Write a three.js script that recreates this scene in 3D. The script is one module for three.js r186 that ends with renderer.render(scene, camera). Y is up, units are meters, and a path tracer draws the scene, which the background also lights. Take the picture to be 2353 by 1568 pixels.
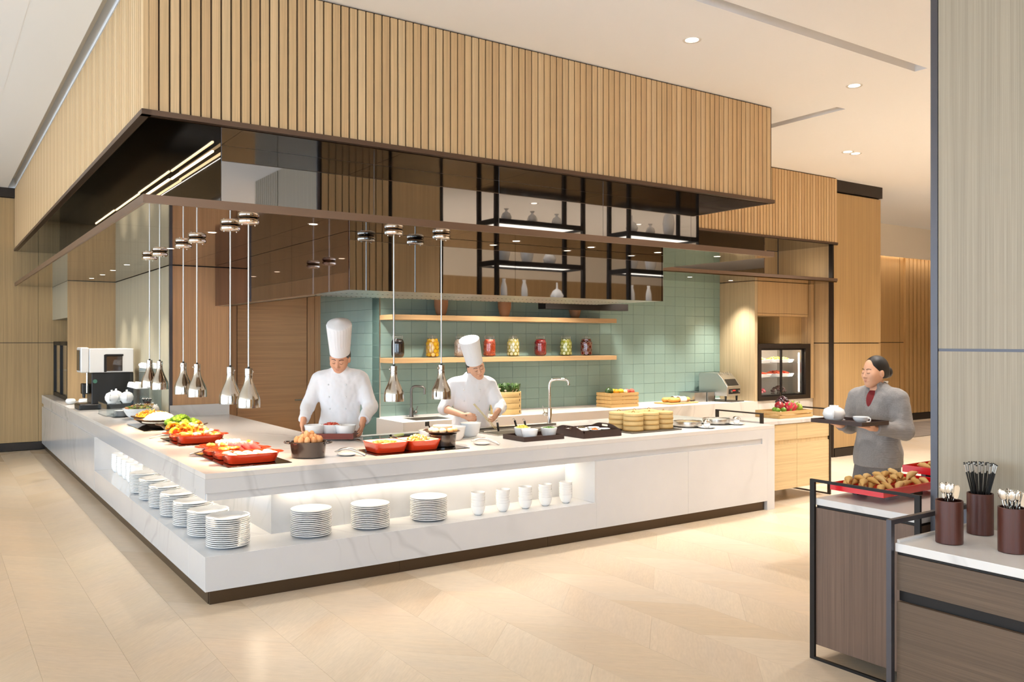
import * as THREE from 'three';
import { RoundedBoxGeometry } from 'three/addons/geometries/RoundedBoxGeometry.js';
import { mergeGeometries, mergeVertices } from 'three/addons/utils/BufferGeometryUtils.js';
import { RectAreaLightUniformsLib } from 'three/addons/lights/RectAreaLightUniformsLib.js';
import { ImprovedNoise } from 'three/addons/math/ImprovedNoise.js';

// ---------------------------------------------------------------- camera, sky, exposure
const scene = new THREE.Scene();
const camera = new THREE.PerspectiveCamera(43.85, 2353 / 1568, 0.05, 200);
camera.position.set(-1.531, 1.8, 5.898);
camera.rotation.set(0, THREE.MathUtils.degToRad(-34.46), 0);
scene.add(camera);
const renderer = new THREE.WebGLRenderer({ antialias: true });
renderer.toneMapping = THREE.LinearToneMapping;
renderer.toneMappingExposure = 0.95;
renderer.shadowMap.enabled = true;
RectAreaLightUniformsLib.init();
scene.background = new THREE.Color(0.62, 0.8, 1.0);
scene.backgroundIntensity = 2.0;

// daylight that enters by the window walls on the left and behind the camera
const DAY = new THREE.Color(0.66, 0.83, 1.0);
function areaLight(color, intensity, w, h, pos, target, parent = scene) {
  const l = new THREE.RectAreaLight(color, intensity, w, h);
  l.position.set(...pos); parent.add(l); l.lookAt(...target);
  return l;
}
for (const z of [-6.9, -3.3, 0.3, 3.9, 7.5]) areaLight(DAY, 5.0, 3.2, 3.1, [-8.78, 1.95, z], [0, 1.95, z]);
for (const x of [-6.4, -2.4]) areaLight(DAY, 5.5, 3.4, 3.1, [x, 1.95, 11.78], [x, 1.95, 0]);
const WARM = new THREE.Color(1.0, 0.945, 0.885);
const NICHE = new THREE.Color(1.0, 0.86, 0.66);
const LED = new THREE.Color(1.0, 0.92, 0.81);

// ---------------------------------------------------------------- helpers
let seed = 12345;
const rnd = () => { seed = (seed * 1664525 + 1013904223) >>> 0; return seed / 4294967296; };
const rr = (a, b) => a + (b - a) * rnd();
const perlin = new ImprovedNoise();
const noise = (x, y = 0, z = 0) => perlin.noise(x, y, z);
const V = (x, y, z) => new THREE.Vector3(x, y, z);
const D = THREE.MathUtils.degToRad;
const ORD = ['first', 'second', 'third', 'fourth', 'fifth', 'sixth', 'seventh', 'eighth', 'ninth', 'tenth'];
const used = {};
function numbered(n) { const k = used[n] = (used[n] ?? -1) + 1; return k ? n + '_' + String(k).padStart(3, '0') : n; }
function shade(o) { o.traverse((m) => { if (m.isMesh) { m.castShadow = true; m.receiveShadow = true; } }); return o; }
function thing(name, label, category, pos = [0, 0, 0], turn = 0, group) {
  const o = new THREE.Group(); o.name = numbered(name); o.position.set(...pos); o.rotation.y = turn;
  o.userData = { label, category }; if (group) o.userData.group = group;
  scene.add(o); return o;
}
function structure(name, label, category) {
  const o = new THREE.Group(); o.name = name; o.userData = { kind: 'structure', label, category }; scene.add(o); return o;
}
function part(parent, name, geo, mat, label) {
  if (Array.isArray(geo)) geo = join(geo);
  const m = new THREE.Mesh(geo, mat); m.name = name; m.castShadow = m.receiveShadow = true;
  if (label) m.userData.label = label;
  parent.add(m); return m;
}
function single(name, label, category, geo, mat, pos = [0, 0, 0], turn = 0, group) {
  if (Array.isArray(geo)) geo = join(geo);
  const m = new THREE.Mesh(geo, mat); m.name = numbered(name); m.castShadow = m.receiveShadow = true;
  m.position.set(...pos); m.rotation.y = turn; m.userData = { label, category };
  if (group) m.userData.group = group;
  scene.add(m); return m;
}
function copy(src, label, pos, turn = 0, group) {
  const c = src.clone(); c.name = numbered(src.name.replace(/_\d\d\d$/, '')); c.position.set(...pos); c.rotation.y = turn;
  c.userData = { ...src.userData, label }; if (group) c.userData.group = group;
  scene.add(c); return c;
}
function join(list) {
  const col = list.some((g) => g.attributes.color);
  const out = list.map((g) => {
    g = g.index ? g.toNonIndexed() : g.clone();
    for (const k of Object.keys(g.attributes)) if (!['position', 'normal', 'uv', 'color'].includes(k)) g.deleteAttribute(k);
    if (!g.attributes.uv) g.setAttribute('uv', new THREE.BufferAttribute(new Float32Array(g.attributes.position.count * 2), 2));
    if (!g.attributes.normal) g.computeVertexNormals();
    if (col && !g.attributes.color) g.setAttribute('color', new THREE.BufferAttribute(new Float32Array(g.attributes.position.count * 3).fill(1), 3));
    return g;
  });
  return mergeGeometries(out, false);
}
// texture coordinates in metres, by the axis that each face points along; swap turns the grain by a quarter
function metric(g, swap = false, ou = 0, ov = 0) {
  if (g.index) g = g.toNonIndexed();
  const p = g.attributes.position, n = g.attributes.normal, uv = new Float32Array(p.count * 2);
  for (let i = 0; i < p.count; i++) {
    const ax = Math.abs(n.getX(i)), ay = Math.abs(n.getY(i)), az = Math.abs(n.getZ(i));
    let u, v;
    if (ay >= ax && ay >= az) { u = p.getX(i); v = p.getZ(i); } else if (ax >= az) { u = p.getZ(i); v = p.getY(i); } else { u = p.getX(i); v = p.getY(i); }
    if (swap) [u, v] = [v, u];
    uv[2 * i] = u + ou; uv[2 * i + 1] = v + ov;
  }
  g.setAttribute('uv', new THREE.BufferAttribute(uv, 2));
  return g;
}
// box from its two corners, uv in metres
function bx(x0, x1, y0, y1, z0, z1, swap = false) {
  const g = new THREE.BoxGeometry(Math.abs(x1 - x0), Math.abs(y1 - y0), Math.abs(z1 - z0));
  g.translate((x0 + x1) / 2, (y0 + y1) / 2, (z0 + z1) / 2);
  return metric(g, swap);
}
function rb(x0, x1, y0, y1, z0, z1, r = 0.005, swap = false, seg = 2) {
  const w = Math.abs(x1 - x0), h = Math.abs(y1 - y0), d = Math.abs(z1 - z0);
  const g = new RoundedBoxGeometry(w, h, d, seg, Math.min(r, w / 2.01, h / 2.01, d / 2.01));
  g.translate((x0 + x1) / 2, (y0 + y1) / 2, (z0 + z1) / 2);
  return metric(g, swap);
}
const lathe = (pts, seg = 32) => new THREE.LatheGeometry(pts.map(([r, y]) => new THREE.Vector2(Math.max(r, 0.0001), y)), seg);
const tube = (pts, r, seg = 24, rad = 8, closed = false) => new THREE.TubeGeometry(new THREE.CatmullRomCurve3(pts.map((p) => V(...p)), closed, 'centripetal'), seg, r, rad, closed);
function bar(a, b, r, r2 = r, seg = 10) {
  const A = V(...a), Bv = V(...b), d = Bv.clone().sub(A), L = d.length();
  const g = new THREE.CylinderGeometry(r2, r, L, seg); g.translate(0, L / 2, 0);
  g.applyQuaternion(new THREE.Quaternion().setFromUnitVectors(V(0, 1, 0), d.normalize()));
  g.translate(...a); return g;
}
function ball(x, y, z, rx, ry = rx, rz = rx, w = 16, h = 12) { const g = new THREE.SphereGeometry(1, w, h); g.scale(rx, ry, rz); g.translate(x, y, z); return g; }
const cyl = (r1, r0, h, x, y, z, seg = 24) => { const g = new THREE.CylinderGeometry(r1, r0, h, seg); g.translate(x, y + h / 2, z); return g; };
function moved(g, x, y, z, ry = 0, rx = 0, rz = 0) {
  g = g.clone(); if (rx) g.rotateX(rx); if (rz) g.rotateZ(rz); if (ry) g.rotateY(ry); g.translate(x, y, z); return g;
}
function tint(g, c) {
  const n = g.attributes.position.count, a = new Float32Array(n * 3);
  for (let i = 0; i < n; i++) { a[3 * i] = c.r; a[3 * i + 1] = c.g; a[3 * i + 2] = c.b; }
  g.setAttribute('color', new THREE.BufferAttribute(a, 3)); return g;
}
const C = (h) => new THREE.Color(h);
function bumpy(g, amp, freq, o = 0) {
  g = mergeVertices((g.deleteAttribute('uv'), g.deleteAttribute('normal'), g));
  const p = g.attributes.position;
  for (let i = 0; i < p.count; i++) {
    const x = p.getX(i), y = p.getY(i), z = p.getZ(i), k = 1 + amp * noise(x * freq + o, y * freq, z * freq + o);
    p.setXYZ(i, x * k, y * k, z * k);
  }
  g.computeVertexNormals(); return g;
}

// ---------------------------------------------------------------- computed textures
function dataTex(w, h, f, srgb = true) {
  const d = new Uint8Array(w * h * 4);
  for (let y = 0; y < h; y++) for (let x = 0; x < w; x++) {
    const c = f(x, y), i = (y * w + x) * 4;
    d[i] = Math.max(0, Math.min(255, c[0] * 255)); d[i + 1] = Math.max(0, Math.min(255, c[1] * 255)); d[i + 2] = Math.max(0, Math.min(255, c[2] * 255)); d[i + 3] = 255;
  }
  const t = new THREE.DataTexture(d, w, h); t.wrapS = t.wrapT = THREE.MirroredRepeatWrapping; t.magFilter = THREE.LinearFilter; t.minFilter = THREE.LinearMipmapLinearFilter;
  t.generateMipmaps = true; if (srgb) t.colorSpace = THREE.SRGBColorSpace; t.needsUpdate = true; return t;
}
const hash = (a, b = 0) => { const s = Math.sin(a * 127.1 + b * 311.7) * 43758.5453; return s - Math.floor(s); };
// straight grain along v: fine fibres over broad bands
const grainVal = (x, y, k) => {
  const u = x / 512, v = y / 512, wob = 0.010 * noise(u * 3 + k, v * 2, 1.5);
  const U = u + wob;
  return 0.92 + 0.055 * noise(U * 9 + k, v * 0.7, 2) + 0.07 * noise(U * 46, v * 1.6 + k, 3) + 0.06 * noise(U * 150, v * 5, k) + 0.03 * (hash(x, Math.floor(y / 24) + k) - 0.5);
};
const grainTex = dataTex(512, 512, (x, y) => { const g = grainVal(x, y, 5); return [g, g * (0.985 + 0.02 * g), g * (0.96 + 0.05 * (g - 0.9))]; });
const darkGrainTex = dataTex(512, 512, (x, y) => { const g = 0.9 + 1.5 * (grainVal(x, y, 11) - 0.92); return [g, g * 0.99, g * 0.97]; });
const marbleTex = dataTex(1024, 1024, (x, y) => {
  const u = x / 1024 * 4, v = y / 1024 * 4, w = 0.22 * noise(u * 1.1, v * 1.1, 4) + 0.06 * noise(u * 6, v * 6, 9);
  const p = u * 0.9 + v * 0.55 + w, a = Math.abs(noise(p * 1.3, v * 0.25 - u * 0.1, 2)), b = Math.abs(noise(p * 2.7 + 9, (v - u) * 0.4, 7));
  const m = Math.max(0, noise(u * 0.8 + 3, v * 0.8, 15));
  const vein = Math.max(0, 1 - a * 24) * 0.26 * m + Math.max(0, 1 - b * 22) * 0.15 * m;
  const cl = 0.014 * noise(p * 2, v * 0.7, 12) + 0.006 * noise(u * 9, v * 9, 5);
  const g = 0.965 - vein + cl;
  return [g, g * 0.996, g * 0.99];
});
// limestone with grain streaks along u
const stoneTex = dataTex(1024, 1024, (x, y) => {
  const u = x / 1024 * 2, v = y / 1024 * 2, wv = v + 0.03 * noise(u * 2.5, v * 3, 6);
  let g = 0.955 + 0.02 * noise(u * 1.3, wv * 4, 2) + 0.022 * noise(u * 5, wv * 34, 4) + 0.028 * noise(u * 16, wv * 90, 8) + 0.022 * (hash(x, y) - 0.5);
  const s = noise(u * 75, v * 75, 3), q = noise(u * 26, wv * 120, 13); if (s > 0.66) g -= 0.5 * (s - 0.66); if (q > 0.55) g -= 0.14 * (q - 0.55);
  const warm = 0.012 * noise(u * 1.7, wv * 9, 11);
  return [g + warm, g * 0.988 + warm * 0.3, g * 0.965 - warm];
});
const speckTex = dataTex(256, 256, (x, y) => { const g = 0.9 + 0.08 * noise(x / 9, y / 9, 1) + 0.08 * (hash(x, y) - 0.5); return [g, g, g]; });
const waveTex = dataTex(512, 512, (x, y) => { const g = 0.5 + 0.5 * noise(x / 512 * 6, y / 512 * 4, 3) + 0.12 * noise(x / 512 * 14, y / 512 * 18, 8); return [g, g, g]; }, false);
const weaveTex = dataTex(256, 256, (x, y) => { const g = 0.86 + 0.1 * Math.sin(x / 256 * Math.PI * 64) * Math.sin(y / 256 * Math.PI * 64) + 0.05 * (hash(x, y) - 0.5); return [g, g, g]; });
const rep = (t, u, v) => { t = t.clone(); t.repeat.set(u, v); t.needsUpdate = true; return t; };

const std = (o) => new THREE.MeshStandardMaterial(o);
const phy = (o) => new THREE.MeshPhysicalMaterial(o);
const woodMap = rep(grainTex, 2.9, 0.55), fineWoodMap = rep(grainTex, 3.6, 0.9), darkMap = rep(darkGrainTex, 3.4, 0.8);
const wood = (hex, map = woodMap, rough = 0.5) => std({ color: hex, map, roughness: rough, bumpMap: map, bumpScale: 0.0003 });
const M = {
  oakSlat: ['#dfbd95', '#dab78e', '#e3c39d', '#d6b28a', '#ddba91'].map((h) => wood(h, rep(grainTex, 2.6, 0.6), 0.5)),
  oak: wood('#c3a27b'), oakPale: wood('#cbb597'), oakWarm: wood('#d0a079'), oakGrey: wood('#bdb3a0'), oakAmber: wood('#c39a68'), oakHoney: wood('#c2a074'),
  oakShelf: wood('#bb966f', fineWoodMap), cabinetOak: wood('#e0c49c', fineWoodMap, 0.55), column: wood('#ab9d8e', rep(grainTex, 4.6, 0.5), 0.5),
  darkOak: wood('#755e50', darkMap, 0.5), darkOakH: wood('#63503f', darkMap, 0.5),
  slatGap: std({ color: '#4a3520', roughness: 0.8 }),
  marble: phy({ color: '#d6d7da', map: rep(marbleTex, 0.25, 0.25), roughness: 0.17, clearcoat: 0.3, clearcoatRoughness: 0.08 }),
  marbleTop: phy({ color: '#dfdbd8', map: rep(marbleTex, 0.25, 0.25), roughness: 0.22 }),
  quartz: phy({ color: '#dcd8d2', map: rep(marbleTex, 0.25, 0.25), roughness: 0.3 }),
  ceiling: std({ color: '#f1f2f4', roughness: 0.95 }),
  plaster: std({ color: '#efe7da', roughness: 0.9 }),
  bronze: std({ color: '#8f7a6b', metalness: 0.85, roughness: 0.38 }),
  bronzeTrim: std({ color: '#6e5b4e', metalness: 0.8, roughness: 0.4 }),
  darkTrim: std({ color: '#3a322c', metalness: 0.6, roughness: 0.42 }),
  gunmetal: std({ color: '#565458', metalness: 0.75, roughness: 0.36 }),
  blackMetal: std({ color: '#211d1b', metalness: 0.5, roughness: 0.45 }),
  plinth: std({ color: '#57493a', metalness: 0.75, roughness: 0.33 }),
  soffitMirror: std({ color: '#4a4036', metalness: 1, roughness: 0.06, bumpMap: rep(waveTex, 0.25, 0.25), bumpScale: 0.0012 }),
  underMirror: std({ color: '#93826f', metalness: 1, roughness: 0.05, bumpMap: rep(waveTex, 0.25, 0.25), bumpScale: 0.0010 }),
  greyMirror: std({ color: '#acaeb2', metalness: 1, roughness: 0.02, bumpMap: rep(waveTex, 0.2, 0.2), bumpScale: 0.0005 }),
  bronzeMirror: std({ color: '#8b746b', metalness: 1, roughness: 0.03, bumpMap: rep(waveTex, 0.2, 0.2), bumpScale: 0.0006 }),
  steel: std({ color: '#c9c6c0', metalness: 1, roughness: 0.28 }),
  steelDark: std({ color: '#77736e', metalness: 1, roughness: 0.35 }),
  chrome: std({ color: '#e6e3de', metalness: 1, roughness: 0.06 }),
  lampSteel: std({ color: '#c4c0ba', metalness: 1, roughness: 0.12 }),
  porcelain: phy({ color: '#f4f3f1', roughness: 0.18, clearcoat: 0.6, clearcoatRoughness: 0.05 }),
  redEnamel: phy({ color: '#d23a18', roughness: 0.22, clearcoat: 0.8, clearcoatRoughness: 0.05 }),
  redLacquer: phy({ color: '#d8101c', roughness: 0.25, clearcoat: 0.5 }),
  creamEnamel: phy({ color: '#f2e3cf', roughness: 0.25 }),
  castIron: phy({ color: '#3a2a22', roughness: 0.2, clearcoat: 0.8, clearcoatRoughness: 0.06 }),
  wokIron: std({ color: '#5a4634', metalness: 0.4, roughness: 0.45 }),
  blackGlass: phy({ color: '#060606', roughness: 0.05 }),
  blackPlastic: std({ color: '#15120f', roughness: 0.35 }),
  greyPlastic: std({ color: '#d8d5d2', roughness: 0.4, metalness: 0.2 }),
  acrylic: phy({ color: '#f4f8fa', transmission: 1, thickness: 0, roughness: 0.03, ior: 1.45 }),
  glass: phy({ color: '#ffffff', transmission: 1, thickness: 0, roughness: 0.01, ior: 1.5 }),
  bamboo: std({ color: '#e3c283', map: rep(speckTex, 6, 2), roughness: 0.6 }),
  bambooRim: std({ color: '#b98f4c', map: rep(speckTex, 6, 2), roughness: 0.6 }),
  pine: wood('#d9b077', fineWoodMap, 0.6),
  trayDark: wood('#3d2720', darkMap, 0.4), trayRed: wood('#7a3322', darkMap, 0.42), holder: wood('#54281d', rep(darkGrainTex, 6, 3), 0.3),
  clay: std({ color: '#b07c55', roughness: 0.75, map: rep(speckTex, 4, 4) }),
  cloth: std({ color: '#f7f5f5', roughness: 0.9 }),
  hatCloth: std({ color: '#f6f5f4', roughness: 0.85 }),
  skin: phy({ color: '#dfa380', roughness: 0.55, sheen: 0.15 }), skinPale: phy({ color: '#e2ad8c', roughness: 0.55 }),
  hair: std({ color: '#19130f', roughness: 0.5 }), lip: std({ color: '#bf7666', roughness: 0.5 }),
  suit: std({ color: '#a09c9a', roughness: 0.95, map: rep(speckTex, 0.8, 0.8) }), suitDark: std({ color: '#827e7c', roughness: 0.95, map: rep(speckTex, 0.8, 0.8) }), redShirt: std({ color: '#7b1f22', roughness: 0.8 }),
  shoe: std({ color: '#151312', roughness: 0.4 }),
  vc: std({ color: '#ffffff', vertexColors: true, roughness: 0.55 }), vcJar: phy({ color: '#b4b4b4', vertexColors: true, roughness: 0.25, clearcoat: 0.3 }), vcWet: phy({ color: '#ffffff', vertexColors: true, roughness: 0.3, clearcoat: 0.3 }),
  ledGlow: std({ color: '#ffffff', emissive: '#ffdca8', emissiveIntensity: 4, roughness: 0.5 }),
  lens: std({ color: '#ffffff', emissive: '#fff0d8', emissiveIntensity: 5, roughness: 0.4 }),
  bulb: std({ color: '#ffffff', emissive: '#ffc27a', emissiveIntensity: 4, roughness: 0.4 }),
  shelfGlow: std({ color: '#ffffff', emissive: '#fff4e4', emissiveIntensity: 2.6, roughness: 0.6 }),
};

// ================================================================ the room
const H = 4.3;                                   // ceiling height
// ---- floor: chevron stone pieces in strips along z
{
  const fl = structure('floor', 'cream limestone floor laid in wide chevron strips', 'floor');
  part(fl, 'screed', bx(-9.2, 22.2, -0.2, -0.011, -10.4, 12.2), std({ color: '#b9a58a', roughness: 0.9 }));
  const W = 0.425, P = 0.85, gap = 0.0005, tones = ['#d6c5b0', '#d3c1ab', '#d8c8b4', '#d0bda5', '#d6c4af', '#d3c2ad'];
  const mats = tones.map((h) => phy({ color: h, map: rep(stoneTex, 0.5, 0.5), roughness: 0.3, specularIntensity: 0.7 }));
  function piece(dir, k) {
    const a = gap, b = W - gap, s = dir, q = [[a, s * a + gap], [b, s * b + gap], [b, s * b + P - gap], [a, s * a + P - gap]];
    const pos = [], nor = [], uv = [], ou = hash(k, 3) * 2, ov = hash(k, 8) * 2;
    const put = (x, y, z, n) => { pos.push(x, y, z); nor.push(...n); uv.push((x + s * z) * 0.7071 + ou, (z - s * x) * 0.7071 + ov); };
    for (const i of [0, 3, 2, 0, 2, 1]) put(q[i][0], 0, q[i][1], [0, 1, 0]);
    for (let e = 0; e < 4; e++) {
      const A = q[e], Bq = q[(e + 1) % 4], n = V(Bq[1] - A[1], 0, A[0] - Bq[0]).normalize().toArray();
      for (const [p, y] of [[A, 0], [Bq, 0], [Bq, -0.01], [A, 0], [Bq, -0.01], [A, -0.01]]) put(p[0], y, p[1], n);
    }
    const g = new THREE.BufferGeometry();
    g.setAttribute('position', new THREE.Float32BufferAttribute(pos, 3)); g.setAttribute('normal', new THREE.Float32BufferAttribute(nor, 3)); g.setAttribute('uv', new THREE.Float32BufferAttribute(uv, 2));
    return g;
  }
  const geo = { 1: [], '-1': [] };
  for (let k = 0; k < 7; k++) { geo[1].push(piece(1, k)); geo[-1].push(piece(-1, k + 20)); }
  const all = [];
  for (let s = -22; s < 50; s++) {
    const x0 = 0.66 + s * W, dir = ((s % 2) + 2) % 2 === 0 ? 1 : -1, off = 0.568 + (hash(s, 1) > 0.5 ? 0 : P / 2);
    for (let j = -13; j < 14; j++) {
      const z0 = off + j * P; if (z0 < -10.0 || z0 > 11.2) continue;
      const c = V(x0 + W / 2, 0, z0 + P / 2 + dir * W / 2), d = c.clone().sub(camera.position);
      const f = d.x * 0.5658 - d.z * 0.8245, l = d.x * 0.8245 + d.z * 0.5658;
      const seen = f > 3.8 && Math.abs(l) < f * 0.66 && !(c.x > 0.3 && c.x < 5.8 && c.z < -0.3) && c.z > -10.2 && !(c.x > 2.9 && c.z > 3.4);
      all.push({ x0, z0, dir, k: Math.floor(hash(s, j) * 7), m: Math.floor(hash(j + 50, s) * tones.length), r: seen ? f : 1000 + f });
    }
  }
  all.sort((a, b) => a.r - b.r);
  const rest = tones.map(() => []);
  all.forEach((q, i) => {
    if (i < 300) { const m = part(fl, 'stone_tile', geo[q.dir][q.k], mats[q.m]); m.position.set(q.x0, 0, q.z0); } else rest[q.m].push(moved(geo[q.dir][q.k], q.x0, 0, q.z0));
  });
  rest.forEach((l, i) => { if (l.length) { const m = part(fl, 'stone_field', l, mats[i]); m.userData.kind = 'stuff'; } });
}
// ---- ceiling with a shadow gap along the canopy, a raised tray on the left and two air slots
{
  const c = structure('ceiling', 'cream plaster ceiling with slots and recessed lights', 'ceiling');
  const rect = (x0, x1, z0, z1, hole) => { const s = hole ? new THREE.Path() : new THREE.Shape(); s.moveTo(x0, z0); s.lineTo(x1, z0); s.lineTo(x1, z1); s.lineTo(x0, z1); s.closePath(); return s; };
  const sh = rect(-9.1, 22.1, -10.3, 12.1);
  const holes = [[-0.49, -0.392, -10.15, 0.06], [-0.7, 6.0, 1.53, 1.65], [6.45, 6.6, -1.9, 0.4], [-7.4, -0.93, -9.4, 6.5], [10.5, 16, 1.2, 1.32]];
  for (const h of holes) sh.holes.push(rect(...h, true));
  const g = new THREE.ExtrudeGeometry(sh, { depth: 0.16, bevelEnabled: false }); g.rotateX(Math.PI / 2); g.translate(0, H + 0.16, 0);
  part(c, 'plaster', metric(g), M.ceiling);
  part(c, 'slab', bx(-9.3, 22.3, H + 0.16, H + 0.4, -10.5, 12.3), M.plaster);
  const sm = std({ color: '#cfc6bd', roughness: 0.7 });
  part(c, 'air_slot', bx(-0.7, 6.0, H + 0.07, H + 0.09, 1.53, 1.65), sm);
  part(c, 'air_slot', bx(6.45, 6.6, H + 0.07, H + 0.09, -1.9, 0.4), sm);
  part(c, 'air_slot', bx(10.5, 16, H + 0.07, H + 0.09, 1.2, 1.32), sm);
  part(c, 'cove_lip', bx(-1.12, -0.93, H - 0.001, H + 0.02, -9.4, 6.5), M.ceiling);
  part(c, 'cove_light', bx(-0.98, -0.95, H + 0.022, H + 0.035, -9.2, 6.3), M.ledGlow);
  areaLight(LED, 9, 15, 0.03, [-1.0, H + 0.04, -1.5], [-1.2, H + 1, -1.5]);
}
// ---- outer walls
{
  const wl = structure('wall_left', 'window wall on the daylight side', 'wall');
  const zs = [-6.9, -3.3, 0.3, 3.9, 7.5];
  part(wl, 'sill_wall', bx(-9.1, -8.9, 0, 0.4, -10.4, 12.2), M.plaster);
  part(wl, 'header', bx(-9.1, -8.9, 3.5, H + 0.2, -10.4, 12.2), M.plaster);
  part(wl, 'light_ledge', bx(-8.9, -8.5, 3.52, 3.6, -10.2, 11.9), M.plaster); part(wl, 'light_lip', bx(-8.52, -8.5, 3.6, 3.72, -10.2, 11.9), M.plaster); part(wl, 'cove_light', bx(-8.62, -8.58, 3.6, 3.615, -10, 11.7), M.ledGlow);
  areaLight(LED, 60, 20, 0.06, [-8.6, 3.63, 0.8], [-8.2, 5, 0.8]);
  let z = -10.4; for (const c of [...zs, 99]) { const e = c === 99 ? 12.2 : c - 1.6; part(wl, 'pier', bx(-9.1, -8.9, 0.4, 3.5, z, e), M.oak); z = c + 1.6; }
  zs.forEach((c, i) => {
    const w = structure('window_' + (i + 1), 'tall window of the left wall', 'window');
    part(w, 'pane', bx(-9.0, -8.995, 0.4, 3.5, c - 1.6, c + 1.6), M.glass);
    part(w, 'frame', [bx(-9.03, -8.96, 0.4, 0.46, c - 1.6, c + 1.6), bx(-9.03, -8.96, 3.44, 3.5, c - 1.6, c + 1.6), bx(-9.03, -8.96, 0.4, 3.5, c - 0.03, c + 0.03), bx(-9.03, -8.96, 0.4, 3.5, c - 1.6, c - 1.55), bx(-9.03, -8.96, 0.4, 3.5, c + 1.55, c + 1.6)], M.blackMetal);
  });
  const wn = structure('wall_near', 'wall behind the camera with two windows', 'wall');
  const xs = [-6.4, -2.4]; let x = -9.1;
  for (const c of [...xs, 99]) { const e = c === 99 ? 22.2 : c - 1.7; part(wn, 'pier', bx(x, e, 0.4, 3.5, 11.9, 12.1), M.oak); x = c + 1.7; }
  part(wn, 'sill_wall', bx(-9.1, 22.2, 0, 0.4, 11.9, 12.1), M.oak); part(wn, 'header', bx(-9.1, 22.2, 3.5, H + 0.2, 11.9, 12.1), M.plaster);
  xs.forEach((c, i) => {
    const w = structure('window_' + (i + 6), 'window behind the camera', 'window');
    part(w, 'pane', bx(c - 1.7, c + 1.7, 0.4, 3.5, 11.995, 12.0), M.glass);
    part(w, 'frame', [bx(c - 1.7, c + 1.7, 0.4, 0.46, 11.96, 12.03), bx(c - 1.7, c + 1.7, 3.44, 3.5, 11.96, 12.03), bx(c - 0.03, c + 0.03, 0.4, 3.5, 11.96, 12.03)], M.blackMetal);
  });
  const wr = structure('wall_right', 'end wall on the right', 'wall'); part(wr, 'panel', bx(22, 22.2, 0, H + 0.2, -10.4, 12.2), M.oak);
  // back wall on the left: panels with open joints
  const wb = structure('wall_back', 'oak panelled wall at the far left', 'wall');
  part(wb, 'backing', bx(-9.1, 1.6, 0, H + 0.2, -10.4, -10.22), M.darkTrim);
  for (let k = 0; k < 8; k++) for (const [y0, y1] of [[0.13, 1.765], [1.775, 4.14]]) part(wb, 'panel', bx(-0.052 - 1.25 * (k + 1) + 0.004, -0.052 - 1.25 * k, y0, y1, -10.22, -10.2), M.oakHoney);
  for (const [y0, y1] of [[0.13, 1.765], [1.775, 4.14]]) part(wb, 'panel', bx(-0.048, 0.6, y0, y1, -10.22, -10.2), M.oakHoney);
  part(wb, 'top_trim', bx(-9, -0.39, 4.15, H, -10.22, -10.14), M.darkTrim);
  const bb = structure('baseboard_back', 'dark baseboard of the far left wall', 'baseboard'); part(bb, 'board', bx(-8.9, 0, 0, 0.125, -10.22, -10.18), M.darkTrim);
}
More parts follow.
